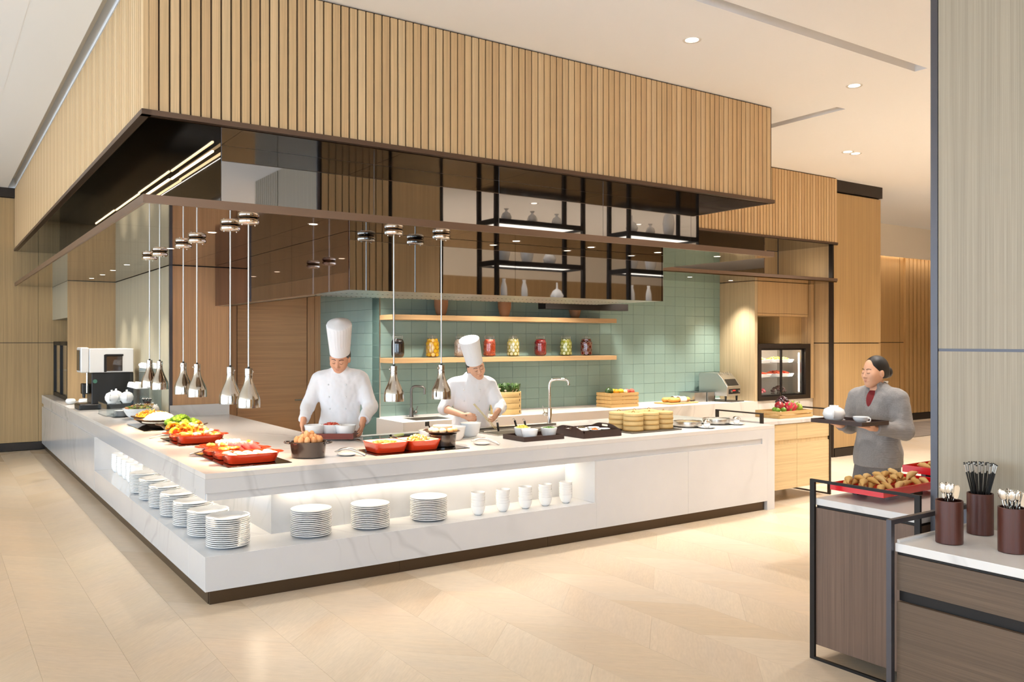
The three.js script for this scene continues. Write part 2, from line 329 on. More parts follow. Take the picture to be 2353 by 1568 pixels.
// ---- inner walls of the kitchen
const Z1 = -4.68, ZT = -3.15;
{
  const w = structure('wall_partition', 'oak clad partition behind the left counter', 'wall');
  part(w, 'core', bx(0.83, 1.48, 0.9, 2.7, -10.2, Z1 - 0.02), M.darkTrim);
  part(w, 'panel', bx(0.84, 1.5, 0.9, 2.695, Z1 - 0.02, Z1), M.oakWarm);
  for (let k = 0; k < 3; k++) part(w, 'panel', bx(0.81, 0.83, 0.9, 2.695, Z1 - 0.03 - 1.18 * k, Z1 - 0.03 - 1.18 * (k + 1) + 0.003), M.oakGrey);
  part(w, 'corner_trim', bx(0.805, 0.84, 0.9, 2.7, Z1 - 0.03, Z1 + 0.004), M.gunmetal);
  part(w, 'end_panel', bx(1.48, 1.5, 0.0, 2.695, -5.0, Z1 - 0.021), M.oakWarm);
  part(w, 'panel', bx(0.155, 0.83, 0.9, 2.695, -8.28, -8.26), M.oak);
  part(w, 'core', bx(0.16, 0.83, 2.15, 2.7, -10.2, -8.28), M.oakGrey);
  part(w, 'core', bx(0.16, 0.83, 0.0, 0.895, -10.2, -8.28), M.oakGrey);
  part(w, 'core', bx(0.5, 0.83, 0.895, 2.15, -10.2, -8.28), M.darkTrim);
  part(w, 'base', bx(0.82, 1.48, 0, 0.86, -10.2, -4.72), M.oakWarm);
  // glazed cabinet let into the side of that block
  const g = thing('wall_display_cabinet', 'narrow dark framed glazed cabinet in the far left niche', 'cabinet', [0.16, 0.9, -9.2]);
  part(g, 'frame', [bx(0, 0.05, 0, 0.06, -0.86, 0.86), bx(0, 0.05, 0.83, 0.89, -0.86, 0.86), bx(0, 0.05, 0, 0.89, -0.86, -0.8), bx(0, 0.05, 0, 0.89, 0.8, 0.86), bx(0, 0.05, 0, 0.89, -0.03, 0.03)], M.blackMetal);
  part(g, 'pane', bx(0.02, 0.025, 0.06, 0.83, -0.8, 0.8), M.glass);
  part(g, 'shelf', bx(0.06, 0.3, 0.42, 0.43, -0.8, 0.8), M.steel);

  const d = structure('wall_service', 'oak wall beside the service door', 'wall');
  part(d, 'core', bx(1.4, 3.0, 0, 2.75, -5.2, -5.02), M.darkTrim);
  part(d, 'panel', bx(1.5, 1.69, 0, 2.695, -5.02, -5.0), M.oakWarm); part(d, 'panel', bx(2.63, 2.72, 0, 2.695, -5.02, -4.985), M.oakWarm); part(d, 'panel', bx(2.725, 2.82, 0, 2.695, -5.02, -4.97), M.oakWarm);
  const dr = structure('door_1', 'closed oak service door with horizontal grain', 'door');
  part(dr, 'leaf', bx(1.7, 2.62, 0.01, 2.4, -5.02, -5.004, true), M.oakWarm); part(dr, 'transom', bx(1.7, 2.62, 2.405, 2.695, -5.02, -5.004, true), M.oakWarm);
  part(dr, 'handle', [bar([2.55, 1.02, -4.95], [2.44, 1.02, -4.95], 0.009), bar([2.55, 1.02, -5.0], [2.55, 1.02, -4.945], 0.009)], M.steel);

  // teal tiles
  const tealBase = ['#8aa49c', '#88a29a', '#8ca69e', '#86a098', '#8ba59d'];
  const tm = tealBase.map((h) => phy({ color: h, roughness: 0.3, clearcoat: 0.25, clearcoatRoughness: 0.2 }));
  const tw = structure('wall_kitchen', 'teal tiled back wall of the open kitchen', 'wall');
  part(tw, 'grout', bx(2.8, 9.99, 0, 2.76, ZT - 0.2, ZT - 0.006), std({ color: '#5f7a72', roughness: 0.9 }));
  const tg = rb(0, 0.2075, 0, 0.1395, -0.008, 0, 0.0018, false, 1), list = [];
  for (let r = 0; r < 13; r++) for (let c = 0; c < 28; c++) list.push([r, c]);
  list.sort((a, b) => (a[1] + Math.max(0, a[0] - 9) * 12) - (b[1] + Math.max(0, b[0] - 9) * 12));
  const rest = [];
  list.forEach(([r, c], i) => {
    const x = 2.8 + c * 0.21, y = 0.9 + r * 0.142, k = Math.floor(hash(r, c) * 5), dz = (hash(c, r + 9) - 0.5) * 0.0015;
    if (i < 300) { const m = part(tw, 'tile', tg, tm[k]); m.position.set(x, y, ZT + dz); } else rest.push(moved(tg, x, y, ZT + dz));
  });
  const rs = part(tw, 'tile_field', rest, tm[0]); rs.userData.kind = 'stuff';
  const ts = structure('wall_return', 'short teal tiled wall beside the door', 'wall');
  part(ts, 'grout', bx(2.806, 3.0, 0, 2.76, -5.02, ZT - 0.01), std({ color: '#5f7a72', roughness: 0.9 }));
  const tg2 = rb(-0.008, 0, 0, 0.1395, -0.2075, 0, 0.0018, false, 1);
  for (let r = 0; r < 13; r++) for (let c = 0; c < 9; c++) { const m = part(ts, 'tile', tg2, tm[Math.floor(hash(r + 70, c) * 5)]); m.position.set(2.808, 0.9 + r * 0.142, ZT - 0.002 - c * 0.207); }
  part(ts, 'corner_trim', bx(2.798, 2.81, 0.9, 2.7, ZT - 0.006, ZT + 0.002), M.steel);

  // block with the glazed fridge at the right end
  const b = structure('wall_niche', 'oak clad block with niches at the right end of the kitchen', 'wall'), zb = -2.47, x0 = 8.6;
  part(b, 'side_panel', bx(x0, x0 + 0.04, 0.9, 2.695, ZT, zb - 0.0202), M.oakPale);
  part(b, 'stile', bx(x0, 8.66, 0.9, 2.695, zb - 0.02, zb), M.oakPale);
  part(b, 'panel', bx(8.664, 9.86, 2.22, 2.695, zb - 0.03, zb), M.oak); part(b, 'panel', bx(8.664, 9.86, 2.185, 2.215, zb - 0.04, zb), M.oak);
  part(b, 'niche_back', bx(8.66, 9.4, 1.76, 2.18, ZT + 0.02, ZT + 0.04), tm[3]); part(b, 'niche_side', bx(9.36, 9.9, 1.76, 2.18, ZT, -2.62), M.oakHoney);
  part(b, 'niche_top', bx(x0 + 0.04, 9.9, 2.18, 2.69, ZT, zb - 0.04), M.oak);
  part(b, 'stile', bx(9.9, 9.97, 0.9, 2.695, zb - 0.04, zb + 0.03), M.oak);
    part(b, 'core', bx(9.9, 9.99, 0, 2.7, ZT, zb - 0.045), M.oak);

  // oak pillar and the slatted bulkhead beside it
  const p = structure('wall_pillar', 'tall oak pillar with dark edges', 'wall');
  part(p, 'core', bx(10.02, 11.24, 0, 4.12, -3.4, -2.13), M.darkTrim);
  for (const [y0, y1] of [[0.14, 1.76], [1.775, 4.1]]) { part(p, 'panel', bx(10.0, 11.25, y0, y1, -2.13, -2.1), M.oakHoney); }
  for (const [y0, y1] of [[0.0, 1.76], [1.775, 4.1]]) part(p, 'panel', bx(10.0, 10.019, y0, y1, -3.14, -2.135), M.oak);
  part(p, 'cap', bx(9.98, 11.27, 4.12, H, -3.4, -2.08), M.darkTrim); part(p, 'edge_trim', bx(9.955, 9.985, 0, 4.12, -2.16, -2.09), M.darkTrim);
  part(p, 'base', bx(10.0, 11.26, 0, 0.13, -2.13, -2.085), M.darkTrim);
  const k = structure('wall_bulkhead', 'slatted oak bulkhead above the back counter', 'wall');
  part(k, 'backing', bx(5.0, 9.93, 3.31, H, -2.4, -2.02), M.slatGap);
  for (let i = 0; i < 61; i++) part(k, 'slat', slatGeo(i), M.oakSlat[i % 5]).position.set(5.9 + i * 0.0663, 3.31, -2.0);
  part(k, 'bottom_trim', bx(5.0, 9.95, 3.28, 3.31, -2.4, -1.99), M.bronzeTrim);
  part(k, 'soffit', bx(5.0, 9.95, 3.27, 3.282, -3.1, -2.0), M.soffitMirror);
  part(k, 'mirror', bx(4.9, 8.97, 2.762, 3.27, -2.62, -2.6), M.greyMirror);
  part(k, 'recess_wall', bx(8.97, 9.99, 2.762, 3.27, ZT - 0.02, ZT), M.oak);
  part(k, 'recess_side', bx(8.97, 8.99, 2.762, 3.27, ZT, -2.6), M.bronze);
  // shelf board under it
  const s = structure('trim_1', 'bronze soffit board above the back counter', 'trim');
  part(s, 'board', bx(4.9, 9.95, 2.715, 2.76, ZT, -2.0), M.bronze); part(s, 'underside', bx(4.9, 9.945, 2.70, 2.714, ZT, -2.01), M.underMirror);
  part(s, 'cove_light', bx(9.1, 9.9, 2.762, 2.772, -2.55, -2.52), M.ledGlow); areaLight(LED, 40, 0.8, 0.03, [9.5, 2.78, -2.535], [9.7, 3.3, -2.7]);
}
function slatGeo(i) { slatGeo.c ??= [0, 1, 2, 3, 4, 5].map((k) => metric(rb(0, 0.055, 0, 0.975, -0.02, 0, 0.002, false, 1), false, k * 0.31, k * 0.57)); return slatGeo.c[i % 6]; }
// ---- far hall on the right
{
  const w = structure('wall_far', 'honey coloured far wall with slats and cove light', 'wall');
  part(w, 'core', bx(11.3, 22, 0, 3.72, -5.2, -4.94), M.darkTrim);
  for (let k = 0; k < 7; k++) for (const [y0, y1] of [[0.16, 1.76], [1.775, 3.7]]) part(w, 'panel', bx(11.4 + k * 1.27, 11.4 + (k + 1) * 1.27 - 0.02, y0, y1, -4.94, -4.9), M.oakAmber);
  for (let k = 0; k < 12; k++) part(w, 'slat', bx(16.62 + k * 0.16, 16.62 + k * 0.16 + 0.13, 0.16, 3.7, -4.9, -4.85), M.oakAmber);
  part(w, 'base', bx(11.3, 22, 0, 0.15, -4.94, -4.84), M.darkTrim);
  part(w, 'cove', bx(11.3, 22, 3.80, H, -5.2, -4.5), M.plaster); part(w, 'cove_lip', bx(11.3, 22, 3.62, 3.80, -4.53, -4.5), M.plaster);
  part(w, 'cove_light', bx(11.4, 21.8, 3.74, 3.76, -4.8, -4.77), M.ledGlow);
  areaLight(WARM, 40, 10, 0.05, [16.5, 3.78, -4.76], [16.5, 2.2, -4.9]);
  single('rug', 'grey brown streaked rug on the floor of the far hall', 'rug', bx(12.6, 20, 0.001, 0.012, -4.5, -2.9), std({ color: '#8d7f73', roughness: 1, map: rep(darkGrainTex, 0.9, 2.5) }));
  const t = thing('hall_desk', 'small white topped desk behind the waitress in the far hall', 'desk', [13.9, 0.0125, -4.2]);
  part(t, 'top', rb(-0.5, 0.5, 0.94, 0.98, -0.3, 0.3), M.porcelain); part(t, 'body', bx(-0.46, 0.46, 0, 0.94, -0.26, 0.26), M.oakAmber);
}
// ---- panelled wall block on the right of the camera
{
  const w = structure('wall_foreground', 'pale wood panelled pillar at the right edge', 'wall');
  const x0 = 2.66;
  part(w, 'core', bx(x0 + 0.02, 4.53, 0, H, 3.575, 6.2), M.darkTrim);
  for (const [y0, y1] of [[0, 1.748], [1.762, H]]) part(w, 'panel', bx(x0, x0 + 0.02, y0, y1, 3.59, 5.1), M.column);
  part(w, 'joint_trim', bx(x0 + 0.002, x0 + 0.02, 1.748, 1.762, 3.59, 5.1), M.gunmetal);
  part(w, 'corner_trim', bx(x0 - 0.004, x0 + 0.03, 0, H, 3.552, 3.588), M.gunmetal);
  for (let k = 0; k < 11; k++) part(w, 'slat', bx(x0, x0 + 0.02, 0, H, 5.14 + k * 0.095, 5.14 + k * 0.095 + 0.08), M.column);
  for (let k = 0; k < 10; k++) part(w, 'slat', bx(2.72 + k * 0.098, 2.72 + k * 0.098 + 0.083, 0, H, 3.557, 3.575), M.oak);
  part(w, 'panel', bx(3.74, 4.5, 0, H, 3.557, 3.575), M.oak); part(w, 'corner_trim', bx(4.5, 4.55, 0, H, 3.55, 3.6), M.blackMetal); part(w, 'joint_trim', bx(3.7, 3.74, 0, H, 3.555, 3.575), M.blackMetal);
}

// ================================================================ canopy, light shelf, hood
const XL = -0.39, XR = 5.93;
{
  const c = thing('kitchen_canopy', 'large canopy clad in vertical oak slats over the buffet', 'canopy');
  part(c, 'backing', [bx(XL + 0.03, 5.9, 3.31, H, -0.12, -0.02), bx(XL + 0.02, XL + 0.12, 3.31, H, -10.2, -0.03), bx(5.82, 5.9, 3.31, H, -3, -0.13)], M.slatGap);
  for (let i = 0; i < 93; i++) part(c, 'slat', slatGeo(i), M.oakSlat[(i * 7 + 3) % 5]).position.set(XL + 0.036 + i * 0.067, 3.312, 0);
  const sg = [0, 1, 2].map((k) => metric(rb(0, 0.02, 0, 0.975, -0.052, 0, 0.002, false, 1), false, k * 0.4, k * 0.6));
  for (let i = 0; i < 152; i++) part(c, 'slat', sg[i % 3], M.oakSlat[(i * 3) % 5]).position.set(XL, 3.312, -0.036 - i * 0.0668);
  part(c, 'corner_post', bx(XL, XL + 0.033, 3.31, H - 0.01, -0.033, 0), M.oakSlat[0]);
  part(c, 'bottom_trim', [bx(XL - 0.01, 5.92, 3.275, 3.31, -0.05, 0.012), bx(XL - 0.012, XL + 0.05, 3.275, 3.31, -10.2, 0.012), bx(5.87, 5.92, 3.275, 3.31, -3, 0.01)], M.bronzeTrim);
  for (let i = 0; i < 5; i++) part(c, 'soffit_panel', bx(0.27 + i * 1.25, Math.min(5.87, 0.27 + (i + 1) * 1.25 - 0.004), 3.27, 3.282, -0.58, -0.04), M.soffitMirror);
  part(c, 'soffit_panel', bx(5.4, 5.87, 3.27, 3.282, -3, -0.584), M.soffitMirror);
  for (let i = 0; i < 8; i++) part(c, 'soffit_panel', bx(XL + 0.04, 0.266, 3.27, 3.282, -0.04 - 1.27 * i, -0.04 - 1.27 * (i + 1) + 0.004), M.soffitMirror);
  const mg = rb(0, 1.247, 2.76, 3.27, -0.02, 0, 0.001);
  for (let i = 0; i < 4; i++) part(c, 'mirror_panel', moved(mg, 0.27 + i * 1.25, 0, -0.58), M.greyMirror);
  part(c, 'mirror_panel', bx(5.27, 5.39, 2.76, 3.27, -0.60, -0.58), M.greyMirror); part(c, 'mirror_panel', bx(5.37, 5.39, 2.76, 3.27, -3, -0.6), M.greyMirror);
  for (let i = 0; i < 8; i++) part(c, 'mirror_panel', bx(0.265, 0.285, 2.76, 3.27, -0.585 - 1.2 * i, -0.585 - 1.2 * (i + 1) + 0.003), M.soffitMirror);
}
{
  const l = thing('cove_light_strip', 'thin glowing light strip under the left canopy soffit', 'light');
  for (let k = 0; k < 4; k++) part(l, 'segment', bx(0.222 - (k % 2) * 0.012, 0.236 - (k % 2) * 0.012, 3.228, 3.242, -0.66 - k * 1.36, -0.66 - (k + 1) * 1.36 + 0.03), M.ledGlow);
  areaLight(LED, 14, 5.4, 0.014, [0.205, 3.22, -3.36], [0.0, 2.76, -3.36]);
}
{
  const s = thing('light_shelf', 'wide bronze board hanging below the canopy with lamps under it', 'shelf');
  part(s, 'fascia', bx(XL, XR, 2.702, 2.758, -0.02, 0), M.bronze, 'brushed bronze front edge');
  part(s, 'fascia', bx(XL, XL + 0.02, 2.702, 2.758, -10.2, -0.021), M.bronze);
  part(s, 'fascia', bx(XR - 0.02, XR, 2.702, 2.758, -2.0, -0.021), M.bronze);
  part(s, 'top', bx(XL + 0.021, XR - 0.021, 2.735, 2.757, -10.2, -0.021), M.soffitMirror);
  for (let i = 0; i < 5; i++) for (let j = 0; j < 4; j++) { const x0 = XL + 0.021 + i * 1.255; if (j > 1 && i > 3) continue; part(s, 'underside_panel', bx(x0, Math.min(x0 + 1.252, XR - 0.021), 2.702, 2.712, -0.021 - j * 1.2, -0.021 - (j + 1) * 1.2 + 0.003), M.underMirror); }
  for (let j = 4; j < 9; j++) part(s, 'underside_panel', bx(XL + 0.021, XL + 0.021 + 1.252, 2.702, 2.712, -0.021 - j * 1.2, Math.max(-10.2, -0.021 - (j + 1) * 1.2 + 0.003)), M.underMirror);
  
}
{
  const h = thing('exhaust_hood', 'mirror clad exhaust hood under the light shelf', 'hood');
  const y0 = 2.22, y1 = 2.70;
  for (const [a, b] of [[1.3, 2.95], [2.953, 4.84]]) part(h, 'front_panel', bx(a, b, y0, y1, -0.6, -0.58), M.greyMirror, 'dark grey mirror panel');
  for (let i = 0; i < 3; i++) part(h, 'side_panel', bx(1.29, 1.31, y0, y1, -0.585 - i * 1.31, -0.585 - (i + 1) * 1.31 + 0.003), M.bronzeMirror, 'bronze tinted mirror panel');
  part(h, 'side_panel', bx(4.83, 4.85, y0, y1, -1.65, -0.58), M.greyMirror);
  part(h, 'back_panel', [bx(1.31, 4.83, y0, y1, -1.66, -1.64), bx(1.42, 1.45, y0, y1, -4.5, -1.66)], M.steel);
  part(h, 'gutter', [bx(1.31, 4.83, y0, y0 + 0.012, -0.75, -0.6), bx(1.31, 4.83, y0, y0 + 0.012, -1.64, -1.5), bx(1.31, 1.45, y0, y0 + 0.012, -1.5, -0.75), bx(4.69, 4.83, y0, y0 + 0.012, -1.5, -0.75), bx(1.31, 1.45, y0, y0 + 0.012, -4.5, -1.66)], M.steel);
  const hg = new THREE.CylinderGeometry(0.008, 0.008, 0.003, 10), hs = [];
  for (let x = 1.4; x < 4.8; x += 0.05) hs.push(moved(hg, x, y0 - 0.0005, -1.57), moved(hg, x, y0 + 0.0008, -1.1));
  part(h, 'perforations', hs, M.blackMetal).userData.kind = 'stuff';
  for (let i = 0; i < 6; i++) part(h, 'grease_filter', rb(1.455 + i * 0.5385, 1.455 + i * 0.5385 + 0.534, y0 + 0.001, y0 + 0.02, -1.495, -0.755, 0.002), M.steel);
  part(h, 'duct', bx(4.9, 6.3, 2.21, 2.3, -2.88, -2.72), M.blackMetal);
}
// ---- recessed lights
function downlight(parent, mat = M.chrome) {
  part(parent, 'trim_ring', lathe([[0.033, 0], [0.045, -0.002], [0.047, 0.002], [0.047, 0.006]], 24), mat);
  part(parent, 'lens', cyl(0.032, 0.032, 0.004, 0, -0.0015, 0, 20), M.lens);
}
function spot(pos, color, I, deg, pen = 0.7, radius = 2, to) {
  const l = new THREE.SpotLight(color, I, 0, D(deg), pen, 2); l.position.set(...pos); l.target.position.set(...(to ?? [pos[0], pos[1] - 1, pos[2]]));
  l.castShadow = true; l.shadow.radius = radius; scene.add(l, l.target); return l;
}
{
  const rows = [
    ['recessed light under the shelf between the heat lamps of the left counter', [[0.4, -1.318], [0.4, -2.8]]],
    ['recessed light under the shelf above the coffee corner', [[0.385, -4.94], [0.39, -5.9], [0.4, -6.76], [0.38, -7.56]]],
    ['recessed light under the front edge of the shelf', [[0.907, -0.365], [2.83, -0.39], [3.71, -0.395], [4.58, -0.385], [5.39, -0.32]]],
    ['recessed light under the shelf over the kitchen aisle', [[2.3, -2.83], [3.2, -2.2], [4.1, -2.3], [5.0, -2.3]]],
  ];
  for (const [t, list] of rows) list.forEach(([x, z], i) => {
    const o = thing('downlight', `${ORD[i]} ${t}`, 'light', [x, 2.702, z], 0, 'recessed lights in the bronze shelf'); downlight(o);
    spot([x, 2.685, z], LED, t.includes('aisle') ? (z < -4 ? 4 : 17) : 9, t.includes('aisle') ? 58 : 40);
  });
  [[7.28, -2.52], [8.29, -2.66], [6.2, -2.6]].forEach(([x, z], i) => {
    const o = thing('downlight', `${ORD[i]} recessed light in the soffit above the ${['bread board', 'toaster', 'fruit crate'][i]}`, 'light', [x, 2.70, z], 0, 'recessed lights above the back counter'); downlight(o);
    spot([x, 2.683, z], LED, 17, 42);
  });
  const cl = [[3.683, 0.941], [5.925, 0.953], [8.46, -0.824], [8.638, -0.827], [1.45, 1.0], [-2.6, -6.2], [-2.6, -2.6], [-3.4, 1.6], [0.6, 3.4], [2.2, 2.6], [5.0, 2.4], [7.6, 1.6], [10.5, 0.6], [12.6, -1.2], [-2.2, 5], [7.5, 5.4], [10.6, 3.2], [14, 1], [16, -2.4], [1.5, 8], [6, 9], [-5.5, -4], [-5.5, 2], [-1.2, 7.6], [-1.2, 10.2], [2.2, 10.4], [0.4, 6], [4.2, 10.4], [-4.5, 7.5], [5.6, 6.8], [8.2, 7.4], [11, 6.4], [10, 10], [13.5, 5], [14, 9], [7.4, 11], [17, 6], [6.8, 2.6], [9.2, 2.2]];
  cl.forEach(([x, z], i) => {
    const inTray = x < -0.95 && x > -7.4 && z > -9.4 && z < 6.5, y = inTray ? H + 0.16 : H;
    const lab = i === 0 ? 'recessed ceiling light nearest the canopy' : i === 1 ? 'recessed ceiling light beside the pale pillar' : i === 2 ? 'left one of the paired ceiling lights at the end of the canopy' : i === 3 ? 'right one of the paired ceiling lights at the end of the canopy' : 'recessed ceiling light outside the picture';
    const o = thing('ceiling_downlight', lab, 'light', [x, y, z], 0, 'recessed ceiling lights'); o.scale.setScalar(1.7); downlight(o, M.porcelain);
    spot([x, y - 0.02, z], WARM, z > 4.4 ? (x > 3 ? 64 : 20) : x < -1 ? 15 : x < 2.5 ? 5 : x > 7.4 ? 50 : 24, Math.abs(z - 0.95) < 0.1 && x < 6 ? 42 : 50, 0.8, 3);
  });
}
// ---- heat lamps
{
  const prof = [[0.024, 0.285], [0.028, 0.287], [0.028, 0.245], [0.0265, 0.24], [0.027, 0.22], [0.031, 0.195], [0.040, 0.165], [0.053, 0.135], [0.067, 0.105], [0.077, 0.08], [0.082, 0.058], [0.083, 0.0], [0.0805, 0.0], [0.080, 0.056], [0.074, 0.08], [0.064, 0.105], [0.050, 0.135], [0.037, 0.165], [0.028, 0.195], [0.022, 0.23], [0.0001, 0.235]];
  const shadeG = lathe(prof, 40), rodG = cyl(0.0055, 0.0055, 1.078, 0, 0.292, 0, 10);
  const puckG = lathe([[0.0001, 1.392], [0.06, 1.392], [0.073, 1.386], [0.077, 1.373], [0.075, 1.357], [0.066, 1.347], [0.02, 1.342], [0.0001, 1.342]], 36);
  const L = [
    [0.4, -0.341, 'heat lamp nearest the counter corner, over the left red dishes'], [0.4, -0.801, 'second heat lamp along the left counter, beside the corner one'],
    [0.4, -1.803, 'near one of the middle heat lamp pair over the left counter'], [0.4, -2.292, 'far one of the middle heat lamp pair over the left counter'],
    [0.385, -3.2, 'near one of the farthest heat lamp pair, over the rice pan'], [0.385, -3.68, 'farthest heat lamp, hanging beside the white cup rack'],
    [1.571, -0.317, 'left heat lamp of the front pair, between the two chefs'], [2.03, -0.347, 'right heat lamp of the front pair, beside the woman chef'],
  ];
  for (const [x, z, label] of L) {
    const t = thing('heat_lamp', label, 'lamp', [x, 1.31, z], rr(0, 6), 'steel heat lamps over the buffet');
    const s = part(t, 'shade', shadeG, M.lampSteel, 'bottle shaped polished steel shade');
    part(s, 'pivot', [moved(cyl(0.012, 0.012, 0.012, 0, 0, 0, 16), 0.028, 0.262, 0, 0, 0, Math.PI / 2), ball(0.034, 0.262, 0, 0.006)], M.chrome);
    part(s, 'vent_holes', [0, 1, 2, 3, 4, 5].map((k) => ball(Math.cos(k) * 0.0268, 0.228, Math.sin(k) * 0.0268, 0.003)), M.blackMetal);
    part(t, 'bulb', ball(0, 0.075, 0, 0.04, 0.05, 0.04), M.bulb, 'glowing bulb'); part(t, 'grommet', cyl(0.008, 0.011, 0.018, 0, 0.283, 0, 12), M.blackPlastic);
    part(t, 'rod', rodG, M.steel); const p = part(t, 'ceiling_mount', puckG, M.chrome, 'round chrome mount');
    part(p, 'screw', [ball(0.05, 1.343, 0, 0.005), ball(-0.05, 1.343, 0, 0.005)], M.chrome);
    spot([x, 1.335, z], new THREE.Color(1, 0.64, 0.36), 3.0, 60, 0.7, 1.6);
  }
}

// ================================================================ buffet counter
const T = 0.9, LZ = -10.18;
{
  const c = thing('buffet_counter', 'long white marble buffet counter with lit plate niche', 'counter');
  // worktop: L shape with mitred slab front, in slabs
  part(c, 'worktop', rb(0, 1.5, 0.862, T, -4.66, -1.602, 0.002), M.marbleTop); part(c, 'worktop', rb(0, 0.81, 0.862, T, LZ, -4.661, 0.002), M.marbleTop);
  part(c, 'worktop', rb(0, 2.895, 0.862, T, -1.601, 0, 0.002), M.marbleTop);
  part(c, 'worktop', rb(2.8951, XR, 0.862, T, -0.79, 0, 0.002), M.marbleTop); part(c, 'worktop', rb(3.9, XR, 0.862, T, -1.6, -0.7901, 0.002), M.marbleTop); part(c, 'worktop', rb(2.8951, 3.9, 0.862, T, -1.6, -1.3, 0.002), M.marbleTop);
  part(c, 'apron', [bx(0, XR - 0.12, 0.765, 0.8619, -0.04, 0), bx(0, 0.04, 0.765, 0.8619, LZ, -0.0401)], M.marble);
  part(c, 'apron', bx(XR - 0.12, XR, 0.0, 0.8619, -0.04, 0), M.marble);
  part(c, 'finger_groove', [bx(0.02, XR - 0.2, 0.7101, 0.7649, -0.06, -0.016), bx(0.016, 0.05, 0.7101, 0.7649, LZ + 0.1, -0.061)], M.marble);
  part(c, 'groove_end', bx(XR - 0.2, XR - 0.12, 0.71, 0.765, -0.04, 0), M.marble);
  // ledge that carries the plates
  part(c, 'ledge', rb(0, 3.4455, 0.098, 0.335, -0.44, 0, 0.002), M.marble); part(c, 'ledge', rb(0, 0.62, 0.098, 0.335, -4.68, -0.4401, 0.002), M.marble);
  part(c, 'niche_back', [bx(0.62, 3.44, 0.335, 0.765, -0.46, -0.435), bx(0.60, 0.625, 0.335, 0.765, -4.7, -0.4351)], M.marble);
  part(c, 'niche_end', bx(3.425, 3.4455, 0.3351, 0.71, -0.46, -0.0005), M.marble); part(c, 'niche_end', bx(0.001, 0.62, 0.335, 0.71, -4.7, -4.68), M.marble);
  part(c, 'niche_roof', [bx(0.05, 3.44, 0.71, 0.73, -0.44, -0.06), bx(0.05, 0.62, 0.71, 0.73, -4.68, -0.441)], M.marble);
  part(c, 'front_panel', rb(3.4457, 4.62, 0.098, 0.7099, -0.04, 0, 0.001), M.marble); part(c, 'front_panel', rb(4.622, XR - 0.12, 0.098, 0.7099, -0.04, 0, 0.001), M.marble);
  for (let k = 0; k < 4; k++) part(c, 'side_panel', rb(0, 0.04, 0.098, 0.7099, -4.7 - k * 1.37, -4.7 - (k + 1) * 1.37 + 0.002, 0.001), M.marble);
  part(c, 'end_panel', [rb(XR - 0.05, XR, 0, 0.862, -1.6, -0.041, 0.001), rb(XR - 0.12, XR - 0.051, 0, 0.098, -0.2, -0.041, 0.001)], M.marble);
  part(c, 'inner_carcass', [bx(0.65, 1.45, 0.1, 0.86, -4.66, -1.45), bx(0.7, 2.8, 0.1, 0.86, -1.45, -0.5), bx(2.8, XR - 0.06, 0.1, 0.6, -1.58, -0.5), bx(0.05, 0.8, 0.1, 0.86, LZ, -4.71), bx(3.95, XR - 0.06, 0.6, 0.86, -1.58, -0.06)], M.oakWarm);
  for (let k = 0; k < 4; k++) part(c, 'plinth', bx(0.04 + k * 1.44, 0.04 + (k + 1) * 1.44 - 0.002, 0, 0.0979, -0.06, -0.035), M.plinth);
  for (let k = 0; k < 6; k++) part(c, 'plinth', bx(0.035, 0.055, 0, 0.0979, -0.061 - k * 1.68, -0.061 - (k + 1) * 1.68 + 0.002), M.plinth);
  // end upstand in front of the partition
  part(c, 'upstand', bx(0.81, 1.5, T, 1.035, -4.68, -4.655), M.marbleTop);
  part(c, 'niche_light', [bx(0.66, 3.40, 0.704, 0.7099, -0.41, -0.385), bx(0.66, 0.685, 0.704, 0.7099, -4.6, -0.42)], M.ledGlow, 'warm light strip under the worktop');
  part(c, 'niche_light', bx(0.56, 0.585, 0.704, 0.7099, -4.6, -0.42), M.ledGlow);
  areaLight(NICHE, 38, 2.74, 0.03, [2.03, 0.70, -0.395], [2.03, 0, -0.2]);
  areaLight(NICHE, 38, 4.1, 0.03, [0.572, 0.70, -2.5], [0.36, 0, -2.5]);
}
